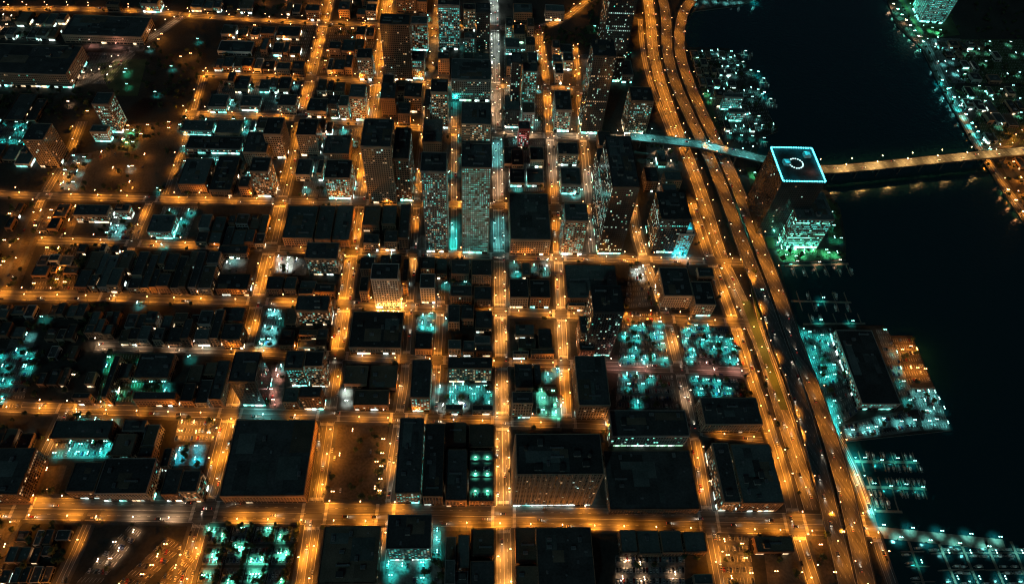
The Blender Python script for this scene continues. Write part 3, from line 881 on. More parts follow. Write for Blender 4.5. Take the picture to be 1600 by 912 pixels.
# between the main cross street and the next one
B(-70, 26, 700, 772, 788, 'b', 'long dark apartment block with brown east front beside the western side street', name='apartment_block', shop=False)
B(148, 228, 716, 771, 783, 's', 'broad dark store with white-lit frontage on the main cross street', name='store_building')
B(102, 146, 722, 768, 779, 'b'); B(172, 236, 655, 712, 722, 'd', split=2); B(78, 168, 657, 684, 692, 'd', roof='teal')
B(250, 276, 732, 772, 783, 'b'); B(279, 306, 735, 768, 784, 'w'); B(250, 262, 700, 728, 736, 'b')
B(343, 474, 656, 775, 786, 'd', 'very large dark flat-roofed block filling its city square, without lit windows', name='warehouse', units=7)
B(617, 656, 653, 770, 786, 't', 'long narrow dark apartment block with teal-lit ground floor at the south end', name='apartment_block', wall='brick', roof='dark')
B(660, 691, 662, 775, 789, 'b', split=1); B(696, 729, 702, 781, 791, 'b'); B(695, 728, 660, 697, 702, 'd', roof='brown'); B(733, 771, 663, 698, 704, 'd', roof='brown')
DECK = B(733, 771, 704, 783, 790, 'b', 'low parking garage with bright green-lit open roof deck beside the central avenue', name='parking_garage', roof='teal', units=0)
B(808, 944, 678, 741, 790, 'V', 'wide brown slab block with vertical ribs and a white-lit ground floor', name='office_block', wall='stone', ribs=True, shop=True)
B(957, 1078, 641, 681, 697, 'g', 'long dark block with green-white lit base behind the big flat roof', name='office_block')
B(953, 1094, 704, 796, 803, 'd', 'very large slate-dark flat roof east of the ribbed slab', name='warehouse', units=7)
B(1102, 1192, 621, 663, 676, 'd', 'dark flat-roofed block with brown lit corner beside the highway service road', name='office_block', wall='stone')
B(1132, 1158, 692, 784, 798, 'w'); B(1162, 1226, 694, 786, 799, 'b', roof='teal')
# between the second and third cross streets
B(278, 345, 556, 624, 636, 'd', split=3); B(207, 272, 612, 624, 635, 'b'); B(157, 166, 556, 620, 634, 'b'); B(112, 138, 614, 622, 633, 'b'); B(170, 200, 568, 590, 598, 'd', roof='teal'); B(208, 262, 552, 590, 598, 'd')
B(357, 397, 550, 595, 634, 'L', 'dark corner tower with a teal-lit lobby, plain black flat roof', name='office_tower', wall='glass', roof='dark')
B(444, 472, 548, 575, 604, 't', wall='brick', roof='dark'); B(475, 503, 549, 572, 605, 'w', roof='dark'); B(441, 464, 606, 628, 638, 'd', roof='teal'); B(467, 500, 604, 620, 640, 's', wall='brick')
B(537, 573, 572, 600, 606, 'd', roof='brown'); B(576, 619, 571, 606, 612, 'd', roof='brown'); B(552, 606, 609, 633, 641, 'b', roof='brown')
B(641, 671, 562, 621, 643, 't', roof='dark', wall='brick')
B(700, 769, 558, 575, 597, 'w', 'brick block with rows of warm windows above a teal inner court', name='apartment_block', wall='brick'); B(696, 723, 632, 640, 648, 'w', roof='dark'); B(738, 770, 633, 641, 648, 'w', roof='dark')
B(805, 833, 569, 606, 612, 'd'); B(836, 846, 570, 600, 606, 'd'); B(801, 833, 612, 630, 653, 's', wall='stone')
B(905, 954, 556, 633, 655, 'b', wall='stone', roof='dark'); B(906, 930, 535, 548, 562, 'b')
# between the third and fourth
B(180, 232, 478, 528, 540, 'd', split=3); B(235, 296, 480, 528, 542, 'd', split=3); B(300, 340, 480, 528, 541, 'b', split=2); B(344, 374, 506, 530, 545, 'b'); B(344, 378, 480, 502, 510, 'd'); B(128, 172, 480, 520, 530, 'd', split=3)
B(461, 512, 462, 485, 508, 'w', roof='dark', wall='brick'); B(434, 512, 512, 539, 547, 'd', split=3); B(444, 462, 482, 506, 510, 'd', roof='brown')
B(545, 626, 487, 543, 553, 'b', 'broad dark square hall with plain lit brown cornice between two avenues', name='warehouse', wall='stone')
B(648, 674, 520, 545, 556, 'b'); B(700, 718, 476, 503, 516, 'b', wall='stone'); B(720, 740, 476, 498, 510, 'd'); B(743, 769, 486, 512, 520, 'b'); B(698, 769, 522, 545, 557, 'b', split=3)
B(806, 864, 502, 540, 550, 'b', split=2); B(802, 826, 548, 553, 561, 's', wall='stone'); B(830, 866, 545, 553, 560, 'd', roof='brown')
B(928, 976, 446, 487, 556, 'm', 'tall dark office tower with a few white lit floors west of the teal car parks', name='office_tower', roof='dark')
B(908, 922, 494, 520, 546, 'b')
# between the fourth and fifth
B(113, 188, 386, 446, 457, 'd', split=4); B(196, 228, 388, 446, 458, 'd', split=2); B(231, 290, 388, 448, 460, 'b', split=4); B(293, 330, 388, 449, 461, 'd', split=2); B(336, 386, 428, 452, 462, 'b'); B(340, 385, 384, 396, 404, 'd')
B(476, 526, 379, 404, 430, 'w', roof='dark'); B(464, 524, 432, 455, 465, 'd', split=2); B(415, 440, 432, 452, 462, 'd'); B(443, 461, 433, 452, 461, 'd', roof='teal')
AMB = B(579, 621, 412, 436, 481, 'b', 'amber floodlit stone office with bright white ground floor facing the cross street', name='office_building', wall='white', roof='dark')
B(561, 574, 432, 455, 472, 'd'); B(562, 583, 402, 420, 434, 'd'); B(628, 636, 405, 440, 462, 'b')
B(656, 679, 428, 450, 474, 's', wall='white'); B(657, 679, 402, 420, 430, 'd'); B(682, 698, 404, 428, 436, 'd', roof='teal'); B(705, 733, 406, 428, 440, 'd'); B(737, 768, 406, 430, 446, 'd'); B(741, 768, 448, 468, 481, 'b'); B(704, 737, 446, 462, 476, 'd')
B(797, 826, 436, 465, 481, 's', wall='stone'); B(829, 860, 437, 465, 481, 's', wall='brick'); B(816, 829, 410, 430, 436, 'd', roof='teal')
B(887, 968, 414, 466, 474, 'd', 'wide low slate-coloured roof south of the dark glass skyscraper', name='warehouse', roof='teal'); B(888, 914, 474, 478, 486, 'w')
B(1038, 1083, 418, 462, 482, 'b', wall='stone'); B(1087, 1119, 440, 476, 494, 's', 'stone block with white-lit arcade beside the highway service road', wall='stone'); B(1092, 1116, 418, 432, 438, 'd')
# between the fifth and sixth
B(300, 342, 328, 376, 386, 'd', split=2); B(345, 412, 330, 378, 388, 'd', split=4); B(441, 488, 322, 372, 386, 'd', roof='teal'); B(491, 516, 322, 374, 387, 'd', roof='teal'); B(519, 545, 322, 375, 388, 'd', roof='teal')
B(566, 592, 322, 352, 362, 'd', roof='brown'); B(596, 618, 322, 350, 360, 'd', roof='teal'); B(622, 637, 320, 372, 390, 'd'); B(567, 591, 366, 380, 392, 'b', wall='stone'); B(600, 620, 360, 378, 392, 'b')
B(657, 697, 238, 268, 394, 't', 'tall slim tower with teal lit windows and a bright pale entrance front', name='office_tower', wall='concrete', roof='dark', bay=2.2, floor=3.2, wfill=0.52, hfill=0.46)
B(721, 768, 224, 262, 396, 'T', 'notched high tower with a dense grid of teal lit windows on the central avenue', name='office_tower', wall='stone', roof='dark', wfill=0.5, hfill=0.45, bay=2.2, floor=3.2)
B(798, 861, 302, 374, 398, 'b', 'broad black-roofed block with brown arcaded front east of the central avenue', wall='stone', roof='dark')
B(884, 920, 318, 345, 398, 't', wall='stone'); B(878, 908, 262, 288, 304, 't', roof='teal')
B(958, 1000, 213, 292, 397, 'm', 'dark glass skyscraper with a long black roof and scattered lit office floors', name='office_tower', roof='dark', bay=2.6)
B(936, 956, 232, 262, 300, 'm')
B(1034, 1080, 300, 342, 395, 'm', 'dark glass tower with teal-edged west side beside the cyan pavilion', name='office_tower'); 
CYA = B(1062, 1086, 350, 366, 397, 'c', 'small stepped pavilion glowing bright cyan beside the highway service road', name='pavilion')
B(1010, 1030, 262, 284, 300, 'b'); B(1040, 1066, 268, 282, 296, 'd', roof='teal')
# between the sixth and seventh
B(35, 67, 193, 219, 262, 'b', 'brown hotel slab seen on its east front, white-lit ground floor', name='hotel', wall='stone')
B(143, 169, 145, 163, 208, 't', 'apartment tower with teal lit windows beside a teal-lit yard', name='apartment_tower'); B(140, 166, 196, 206, 222, 'T', name='city_building')
B(277, 320, 248, 288, 302, 'd', roof='teal'); B(326, 360, 244, 297, 307, 'd'); B(372, 388, 276, 292, 308, 'd'); B(389, 418, 246, 268, 308, 'w', roof='dark'); B(379, 416, 206, 238, 262, 'b', wall='stone')
B(283, 330, 188, 204, 212, 'T', roof='teal'); B(290, 375, 212, 232, 240, 't', roof='dark'); B(335, 374, 188, 208, 214, 'd', roof='teal')
B(462, 493, 186, 211, 244, 'b', 'chunky brown corner tower with black roof beside the red-lit court', name='office_tower', wall='stone', roof='dark'); B(411, 438, 184, 210, 248, 'b', wall='stone')
B(461, 484, 249, 273, 283, 's', roof='dark'); B(506, 546, 250, 278, 311, 't', roof='dark', wall='stone'); B(505, 545, 212, 240, 254, 'd', roof='teal')
B(563, 610, 186, 229, 318, 'b', 'broad brown tower with a black roof and few lit windows near the second avenue', name='office_tower', wall='stone', roof='dark')
B(613, 638, 200, 248, 314, 'm', wall='brick'); B(660, 690, 186, 222, 240, 'd', roof='teal'); B(721, 767, 160, 194, 232, 'w', 'dark teal-roofed block with rows of warm windows north of the notched tower', roof='teal'); B(722, 766, 198, 226, 238, 'd', roof='dark')
B(788, 815, 230, 256, 262, 'd'); B(829, 850, 230, 250, 262, 'b', wall='stone'); B(811, 828, 190, 202, 232, 'r', 'small red-lit building with pink glowing front')
B(797, 820, 264, 286, 292, 't', roof='teal'); B(824, 850, 264, 286, 292, 't', roof='teal'); B(873, 904, 223, 241, 259, 'w', roof='dark'); B(800, 818, 234, 258, 266, 'd')
# between the seventh and eighth
B(324, 352, 148, 167, 177, 'T'); B(375, 405, 150, 166, 174, 't', roof='teal'); B(434, 461, 148, 165, 179, 'w'); B(479, 509, 154, 174, 184, 'w', roof='dark'); B(512, 526, 150, 163, 186, 'm'); B(529, 543, 150, 166, 188, 't')
B(545, 569, 132, 152, 189, 't', wall='stone', roof='teal'); B(594, 617, 130, 154, 182, 'd'); B(631, 658, 130, 152, 176, 'b'); B(621, 640, 160, 178, 196, 'd'); B(673, 699, 124, 144, 201, 'w', roof='dark'); B(663, 671, 140, 165, 190, 'm')
B(705, 767, 92, 124, 158, 'm', 'dark teal-roofed slab with one bright lit floor in the upper city', wall='concrete', roof='teal'); B(790, 812, 150, 172, 200, 'm', roof='teal')
B(869, 894, 142, 172, 206, 't', roof='dark'); B(818, 840, 98, 112, 172, 't', wall='stone'); B(800, 815, 84, 98, 186, 'm', roof='teal')
B(928, 963, 62, 88, 209, 'm', 'black slim skyscraper with dotted white windows west of the highway', name='office_tower', wfill=0.5); B(987, 1022, 136, 158, 210, 'w', wall='brick', roof='dark')
# farther out
B(593, 639, 22, 38, 126, 'b', 'northern brown slab tower with one lit row of windows', name='office_tower', wall='brick', roof='dark'); B(642, 667, 26, 37, 80, 't'); B(643, 662, 80, 95, 124, 't', roof='dark'); B(557, 580, 76, 91, 126, 'w')
B(684, 718, -6, 8, 78, 't', 'northern tower with teal window rows and a lit corner', name='office_tower', roof='dark'); B(724, 743, 6, 15, 49, 'w'); B(745, 766, 6, 20, 87, 'm'); B(726, 742, 52, 60, 86, 't'); B(684, 702, 82, 92, 116, 'd')
B(957, 1000, -50, -20, 127, 'm', 'dark skyscraper with dotted lights standing beside the highway ramps', name='office_tower', wfill=0.5); B(853, 882, 8, 18, 33, 's', roof='teal'); B(790, 812, 60, 74, 86, 't', roof='teal'); B(803, 832, 6, 20, 34, 'd', roof='teal')
B(96, 222, 24, 55, 67, 'd', 'very long dark hall with brown east gable north of the barrack block', name='warehouse', wall='stone'); B(-60, 104, 68, 113, 134, 's', 'long barrack-like block with brown east front and white lights along its foot', name='barrack_block', wall='stone', shop=True)
B(165, 185, 2, 8, 18, 'b'); B(218, 246, -6, 6, 20, 't', roof='dark'); B(477, 498, 8, 17, 33, 'b'); B(432, 452, 98, 108, 118, 'b', wall='stone'); B(456, 474, 96, 108, 121, 'd')
B(114, 166, 320, 336, 348, 'w', roof='dark'); B(229, 266, 336, 362, 373, 'T', roof='teal'); B(178, 200, 320, 330, 342, 't', roof='dark')
# the cyan-rimmed tower, its neighbour and the pier shed
RIM = B(1223, 1290, 231, 284, 370, 'd', 'tall dark tower whose roof edge is outlined by a square of cyan lights', name='office_tower', wall='glass', roof='dark', units=0, shop=False)
GBL = B(1246, 1304, 300, 343, 387, 'G', 'wide block in front of the cyan-rimmed tower with every floor glowing green-teal', name='office_block', units=4, bay=2.4, wfill=0.86, hfill=0.4)
SHED = B(1347, 1408, 516, 631, 640, 't', 'long dark pier shed ringed by small teal windows', name='pier_shed', roof='dark', floor=3.0, bay=3.0, units=4, z0=3.4)
B(1464, 1502, -32, -8, 36, 'T', 'glass tower full of teal windows in the green-lit park across the water', name='office_tower', rz=ANG - 0.12)
B(1120, 1136, 140, 150, 168, 'd', wall='brick'); B(1132, 1162, 146, 152, 172, 'T', roof='teal'); B(1140, 1165, 170, 176, 190, 'T', roof='teal')

# blocks of small buildings
fill(0, 115, 665, 706, 5, 1, (5, 11), 'dddb', 0.7)
for a in [(325, 400, 124, 172, 4, 2, (6, 14), 'dbtd'), (405, 455, 124, 146, 3, 1, (7, 14), 'dbtw'), (480, 540, 126, 150, 4, 1, (7, 16), 'dbtw'), (345, 470, 42, 60, 8, 1, (5, 11), 'ddbw'), (340, 470, 66, 86, 8, 1, (5, 11), 'ddtb'), (335, 430, 92, 112, 6, 1, (5, 11), 'ddbt'),
          (505, 585, 45, 62, 5, 1, (7, 18), 'ddbw'), (500, 585, 68, 88, 5, 1, (7, 18), 'ddbw'), (495, 552, 95, 118, 4, 1, (8, 18), 'ddbd'), (530, 590, 2, 30, 4, 2, (8, 18), 'ddbw'), (375, 505, 2, 22, 8, 1, (5, 11), 'dbwd'), (270, 365, 0, 18, 6, 1, (5, 10), 'dbwd'),
          (620, 668, 0, 20, 3, 1, (12, 30), 'dbm'), (790, 838, 52, 120, 3, 3, (10, 30), 'dtmb'), (790, 850, 128, 200, 3, 3, (10, 32), 'dtmw'), (865, 898, 80, 132, 2, 3, (8, 20), 'dwbt'), (865, 898, 145, 165, 2, 1, (8, 20), 'dw'), (790, 850, 215, 300, 3, 3, (6, 16), 'dtwt'),
          (912, 985, 220, 300, 3, 2, (8, 25), 'dtm'), (905, 925, 85, 205, 1, 5, (8, 24), 'dbt'), (970, 1015, 70, 130, 2, 2, (10, 25), 'dbm'), (595, 640, 135, 182, 2, 2, (10, 22), 'dbt'), (640, 660, 195, 310, 1, 4, (8, 22), 'dbt'), (675, 702, 205, 310, 1, 4, (8, 25), 'dtt'),
          (720, 765, 240, 318, 2, 3, (8, 22), 'dt'), (790, 860, 330, 390, 3, 2, (6, 14), 'db'), (470, 540, 195, 308, 4, 5, (6, 15), 'dttw'), (275, 410, 190, 305, 7, 5, (5, 12), 'dtdt'), (70, 210, 322, 372, 9, 2, (4, 7), 'dddb'), (40, 165, 385, 455, 9, 4, (4, 7), 'dddb'),
          (-40, 50, 320, 450, 5, 5, (4, 7), 'ddbb'), (-60, 60, 145, 190, 5, 1, (4, 8), 'ddd'), (0, 90, 25, 62, 6, 2, (4, 9), 'dbtw'), (-40, 70, 230, 298, 5, 2, (4, 8), 'ddt'), (60, 150, 480, 535, 6, 2, (5, 9), 'ddd'), (-60, 40, 480, 530, 5, 2, (5, 9), 'ddd'), (60, 150, 545, 605, 6, 2, (5, 9), 'ddd'),
          (-40, 40, 640, 690, 3, 1, (5, 9), 'ddb'), (800, 865, 575, 650, 4, 3, (7, 12), 'dbd'), (540, 625, 405, 470, 5, 3, (7, 14), 'ddb'), (640, 680, 405, 470, 2, 2, (8, 16), 'db'), (395, 412, 405, 460, 1, 3, (6, 10), 'db'), (655, 690, 70, 125, 2, 2, (10, 25), 'dt'), (722, 765, 90, 155, 2, 3, (8, 16), 'dt'),
          (0, 100, 830, 912, 6, 3, (4, 7), 'dddb'), (1080, 1112, 835, 915, 1, 3, (5, 9), 'db'), (1020, 1050, 215, 300, 2, 3, (8, 18), 'dtm'), (1032, 1075, 300, 395, 2, 3, (8, 18), 'dt'), (870, 915, 262, 318, 2, 2, (8, 18), 'tt'), (980, 1012, 220, 300, 1, 3, (8, 20), 'dt')]:
    fill(*a)
# houses on the peninsula of the marina and across the water
fill(1092, 1150, 84, 138, 5, 4, (4, 8), 'tdtd', 0.75, 4); fill(1118, 1180, 132, 206, 5, 4, (4, 9), 'tdtw', 0.6, 4)
fill(1500, 1590, 70, 130, 6, 4, (4, 8), 'tdd', 0.45, 5); fill(1540, 1640, 140, 225, 6, 4, (4, 8), 'tddw', 0.45, 5); fill(1585, 1660, 250, 320, 4, 3, (4, 8), 'wd', 0.5, 5)

# ------------------------------------------------------------------ car parks, yards, lawns
QR = lambda x0, y0, x1, y1, sk=0.0: [(x0 + sk * (y1 - y0), y0), (x1 + sk * (y1 - y0), y0), (x1, y1), (x0, y1)]
for i in range(4):
    for j in range(3):
        x, y = 330 + i * 36 - j * 8, 820 + j * 33
        lot(QR(x - 7, y, x + 26, y + 29, 0.24), 'green', 2 if rnd.random() < 0.5 else 1, 1, rnd.uniform(1.0, 2.2), 5, 7, jit=0.4)
        for k in range(5):
            TREES.append((G(x + 29 - k * 1.4, y + k * 6.2), rnd.uniform(0.7, 1.1)))
lot(QR(598, 874, 690, 915), 'teal', 4, 2, 0.6, 16, 4); lot(QR(675, 820, 689, 872), 'teal', 1, 3, 0.7, 4, 3)
lot(QR(962, 866, 1070, 915, 0.0), 'warm', 4, 2, 0.35, 8, 50)
lot(QR(1132, 832, 1180, 915, -0.15), 'orange', 2, 3, 0.9, 14, 10, drop=0.1)
lot([(205, 818), (222, 828), (155, 912), (118, 912)], 'warm', 2, 4, 0.25, 4, 9, drop=0.2, m='dirt')
lot([(262, 838), (290, 850), (205, 930), (170, 925)], 'orange', 1, 5, 0.45, 3, 10, m='dirt'); lot([(296, 856), (305, 872), (262, 930), (228, 930)], 'orange', 1, 4, 0.4, 3, 6, m='dirt')
lot([(0, 815), (30, 815), (5, 912), (-50, 912)], 'orange', 2, 3, 0.45, 12, 2, m='dirt')
lot(QR(80, 688, 172, 716, 0.35), 'teal', 5, 2, 0.55, 10, 10); lot([(118, 648), (190, 650), (178, 686), (105, 684)], 'teal', 3, 2, 0.25, 6, 4)
lot([(276, 694), (328, 694), (318, 727), (263, 727)], 'cyan', 2, 2, 1.0, 3, 0, m='lot', name='court')
TREES.extend((G(297 - 0.3 * k + rnd.uniform(-2, 2), 696 + k), rnd.uniform(0.9, 1.3)) for k in range(0, 30, 5)); lot([(280, 654), (345, 656), (334, 690), (272, 690)], 'orange', 3, 2, 0.75, 8, 8)
lot([(40, 730), (105, 726), (90, 776), (28, 778)], 'orange', 2, 2, 0.4, 10, 4, m='dirt')
lot([(522, 662), (606, 664), (602, 788), (508, 785)], 'orange', 2, 3, 0.045, 40, 4, m='dirt', drop=0.3)
for y in (690, 712, 732, 752, 770):
    LAMPS.append((G(600 - (y - 690) * 0.07, y), math.pi + ANG, 'amber', 0.22, 'lot'))
    TREES.extend((G(596 - rnd.uniform(0, 10), y + rnd.uniform(-9, 9)), rnd.uniform(0.7, 1.1)) for _ in range(3))
lot([(424, 570), (446, 570), (442, 638), (416, 638)], 'pink', 1, 4, 1.6, 6, 2, name='court')
lot([(168, 552), (262, 552), (250, 632), (150, 630)], 'teal', 4, 4, 0.5, 34, 8, m='grass', name='yard'); lot([(262, 560), (274, 560), (264, 625), (250, 625)], 'teal', 1, 4, 0.6, 4, 2)
lot([(0, 545), (60, 545), (32, 640), (-60, 640)], 'teal', 4, 4, 0.5, 12, 40); lot([(20, 520), (60, 520), (50, 545), (10, 545)], 'cool', 2, 1, 0.6, 3, 0)
lot([(418, 480), (441, 480), (432, 541), (403, 541)], 'cool', 2, 4, 0.7, 9, 8, name='court'); lot([(533, 608), (552, 608), (551, 636), (530, 636)], 'white', 1, 2, 2.2, 1, 0, name='court')
lot(QR(649, 487, 678, 518, 0.1), 'teal', 2, 2, 1.0, 5, 5); lot([(700, 600), (770, 600), (769, 640), (697, 640)], 'teal', 4, 3, 0.45, 14, 5, name='court')
lot(QR(838, 604, 874, 652), 'green', 2, 3, 1.1, 8, 8); lot(QR(850, 573, 873, 600), 'teal', 2, 1, 0.9, 3, 3)
lot([(985, 415), (1005, 415), (1028, 478), (975, 482)], 'white', 2, 4, 0.75, 16, 14); lot([(975, 486), (1030, 486), (1046, 572), (966, 572)], 'teal', 5, 5, 0.55, 36, 40); lot([(966, 582), (1050, 584), (1066, 640), (962, 638)], 'teal', 4, 4, 0.55, 26, 30)
lot([(1062, 508), (1140, 510), (1165, 573), (1072, 572)], 'teal', 5, 4, 0.55, 26, 45); lot([(1076, 588), (1150, 590), (1166, 622), (1086, 620)], 'teal', 5, 2, 0.65, 14, 25)
lot(QR(425, 401, 456, 427, 0.2), 'white', 2, 2, 1.6, 5, 3, name='court'); lot(QR(457, 403, 478, 430, 0.15), 'white', 1, 1, 0.25, 3, 3, name='court'); lot(QR(342, 400, 384, 427, 0.2), 'white', 2, 1, 0.3, 6, 2, name='court')
lot(QR(796, 408, 815, 434), 'teal', 1, 2, 0.8, 2, 3); lot(QR(830, 410, 860, 434), 'teal', 2, 1, 0.5, 3, 5)
lot(QR(682, 405, 735, 470), 'teal', 2, 2, 0.12, 10, 5)
lot(QR(236, 322, 290, 378, 0.35), 'teal', 2, 3, 0.6, 14, 6, name='yard', m='lot'); lot(QR(164, 350, 214, 376, 0.35), 'cool', 4, 2, 0.45, 14, 10)
lot([(112, 245), (285, 205), (255, 300), (80, 300)], 'orange', 5, 4, 0.5, 70, 4, m='dirt', name='field', drop=0.0); lot([(190, 195), (292, 188), (285, 205), (170, 236)], 'orange', 3, 2, 0.6, 40, 2, m='dirt', name='field', drop=0.0)
lot([(196, 205), (222, 198), (212, 236), (182, 236)], 'teal', 2, 2, 0.9, 4, 2, name='yard', m='grass'); lot([(112, 240), (145, 240), (120, 300), (92, 295)], 'cool', 2, 3, 0.3, 4, 4)
lot([(138, 82), (212, 84), (170, 132), (120, 130)], 'warm', 3, 3, 0.22, 6, 10, m='lot', drop=0.2); grove([(235, 66), (325, 66), (290, 175), (215, 175)], 60); grove([(0, 140), (150, 140), (140, 190), (-20, 190)], 60)
lot([(150, 100), (215, 92), (205, 130), (170, 140)], 'teal', 1, 1, 0.5, 4, 0, m='grass', name='park')
lot([(0, 190), (60, 190), (35, 245), (-40, 245)], 'teal', 4, 4, 0.5, 30, 6, name='yard'); lot([(0, 25), (92, 25), (85, 62), (-20, 62)], 'warm', 5, 3, 0.4, 40, 8, name='yard', m='dirt'); lot([(0, 72), (40, 72), (30, 105), (-20, 105)], 'pink', 2, 2, 0.5, 8, 0, name='yard', m='dirt')
lot(QR(60, 322, 110, 372, 0.4), 'orange', 3, 3, 0.5, 14, 4, m='dirt', name='yard'); lot(QR(45, 385, 112, 455, 0.4), 'orange', 4, 4, 0.4, 40, 6, m='dirt', name='yard', drop=0.2); lot(QR(-30, 325, 30, 450, 0.4), 'amber', 3, 5, 0.18, 40, 4, m='dirt', name='yard', drop=0.3)
lot(QR(340, 40, 470, 112, 0.3), 'orange', 9, 4, 0.22, 60, 6, m='dirt', name='yard', drop=0.3); lot(QR(500, 42, 580, 115, 0.2), 'orange', 5, 4, 0.25, 30, 6, m='dirt', name='yard', drop=0.4); lot(QR(366, 0, 505, 28, 0.3), 'orange', 8, 2, 0.25, 30, 3, m='dirt', name='yard', drop=0.3)
lot(QR(275, 186, 405, 242, 0.3), 'teal', 6, 4, 0.4, 26, 8, m='lot', name='yard'); lot(QR(262, 246, 395, 306, 0.3), 'teal', 5, 3, 0.25, 20, 8, m='lot', name='yard', drop=0.3); lot(QR(470, 195, 545, 310, 0.2), 'teal', 4, 6, 0.5, 20, 10, m='lot', name='yard')
lot(QR(494, 208, 508, 246, 0.2), 'pink', 1, 3, 1.0, 2, 0, name='court'); lot(QR(330, 126, 455, 174, 0.3), 'cool', 6, 2, 0.35, 26, 6, m='lot', name='yard')
lot(QR(788, 52, 846, 205), 'cool', 3, 6, 0.45, 14, 6, name='yard'); lot(QR(862, 80, 900, 205), 'orange', 2, 5, 0.5, 14, 4, name='yard', m='dirt'); lot(QR(795, 215, 850, 300), 'cool', 3, 4, 0.5, 8, 6, name='yard'); lot(QR(870, 222, 908, 316), 'cool', 2, 4, 0.5, 6, 4, name='yard')
lot(QR(656, 205, 702, 312), 'teal', 2, 5, 0.35, 8, 4, name='yard'); lot(QR(655, 20, 702, 125), 'teal', 2, 4, 0.4, 8, 4, name='yard'); lot(QR(718, 60, 766, 160), 'teal', 2, 4, 0.35, 8, 4, name='yard')
grove([(845, 48), (940, 44), (935, 78), (840, 78)], 70); grove([(915, 5), (955, 0), (952, 40), (915, 38)], 20); lot([(915, 40), (940, 40), (938, 54), (918, 54)], 'teal', 1, 1, 0.9, 3, 0, m='grass', name='park')
lot(QR(905, 85, 930, 205), 'warm', 1, 5, 0.4, 8, 4, name='yard'); lot(QR(1010, 225, 1060, 300), 'warm', 2, 3, 0.4, 10, 4, name='yard')
# strips between the carriageways
lot([(1158, 470), (1172, 470), (1232, 640), (1220, 640)], 'amber', 1, 5, 0.3, 22, 0, m='grass', name='verge')
lot([(1182, 412), (1198, 500), (1185, 500), (1165, 412)], 'green', 1, 2, 0.15, 8, 0, m='grass', name='verge')
lot([(1190, 830), (1232, 832), (1262, 912), (1200, 915)], 'orange', 2, 2, 0.06, 14, 0, m='dirt', name='field'); lot([(1262, 830), (1290, 830), (1312, 915), (1285, 915)], 'orange', 1, 2, 0.1, 8, 0, m='dirt', name='verge')
# waterfront
lot([(1212, 390), (1300, 389), (1320, 404), (1220, 409)], 'green', 6, 2, 0.75, 26, 0, m='grass', name='lawn', jit=0.35); lot([(1165, 262), (1185, 262), (1212, 388), (1200, 388)], 'green', 1, 5, 0.7, 12, 0, m='grass', name='lawn'); lot([(1285, 300), (1308, 325), (1318, 380), (1296, 386)], 'teal', 2, 4, 0.25, 22, 0, m='grass', name='lawn')
lot([(1252, 514), (1300, 512), (1345, 640), (1300, 676)], 'teal', 3, 6, 0.6, 30, 30, name='quay'); lot([(1315, 662), (1415, 640), (1440, 672), (1325, 688)], 'cool', 6, 1, 0.9, 10, 25, name='quay'); lot([(1368, 514), (1386, 514), (1436, 640), (1415, 640)], 'teal', 1, 5, 0.4, 6, 8, name='quay')
lot([(1394, 527), (1423, 527), (1455, 597), (1420, 600)], 'orange', 3, 2, 0.9, 14, 10, name='quay', m='dirt'); lot([(1424, 606), (1460, 604), (1484, 670), (1444, 672)], 'cool', 3, 4, 0.4, 8, 12, name='quay')
lot([(1086, 78), (1138, 80), (1180, 120), (1110, 140)], 'cool', 6, 4, 0.24, 40, 6, name='quay', m='ground', drop=0.0); lot([(1112, 142), (1186, 136), (1212, 204), (1130, 212)], 'cool', 6, 5, 0.3, 40, 10, name='quay', m='ground', drop=0.0); lot([(1076, 78), (1086, 78), (1126, 208), (1118, 208)], 'green', 1, 8, 0.5, 14, 0, m='grass', name='verge')
lot([(1080, 0), (1190, -2), (1150, 8), (1082, 15)], 'cool', 6, 1, 0.5, 8, 0, name='quay')
# park and houses across the water
lot([(1400, -6), (1470, -6), (1500, 55), (1440, 62)], 'green', 5, 4, 1.3, 40, 0, m='grass', name='lawn'); lot([(1452, 60), (1500, 60), (1508, 130), (1480, 130)], 'cool', 3, 4, 0.5, 20, 8, name='yard'); lot([(1500, 62), (1600, 62), (1620, 130), (1510, 130)], 'cool', 6, 4, 0.25, 60, 8, name='yard', m='grass', drop=0.3)
lot([(1512, 135), (1625, 135), (1660, 225), (1540, 228)], 'cool', 6, 5, 0.28, 60, 6, name='yard', m='grass', drop=0.25); lot([(1560, 250), (1640, 245), (1680, 330), (1605, 335)], 'orange', 4, 4, 1.1, 26, 4, name='yard', m='dirt'); grove([(1520, -10), (1640, -10), (1660, 60), (1520, 55)], 80)
# dark grounds with trees
grove([(120, 385), (190, 385), (150, 450), (100, 450)], 30); grove([(40, 480), (150, 480), (110, 620), (30, 620)], 40); grove([(0, 820), (130, 820), (100, 912), (-30, 912)], 36); grove([(140, 470), (175, 470), (165, 540), (130, 540)], 14)

# promenade lamps along the far shore and the quays
for i in range(9):
    LAMPS.append((G(1467 + i * 9.2, 131 + i * 13.4) + Vector((1.5, 0, 0)), math.pi, 'teal', 1.6, 'shore'))
for i in range(8):
    LAMPS.append((G(1391 + i * 6.5, 12 + i * 8.4) + Vector((2.5, 0, 0)), math.pi, 'warm' if i % 3 == 0 else 'green', 0.8, 'shore'))
for x, y in ((1568, 302), (1580, 318), (1592, 336), (1178, 4), (1190, 150), (1181, 118)):
    LAMPS.append((G(x, y) + Vector((2.0, 0, 0)), math.pi, 'teal' if x < 1500 else 'amber', 1.0, 'shore'))

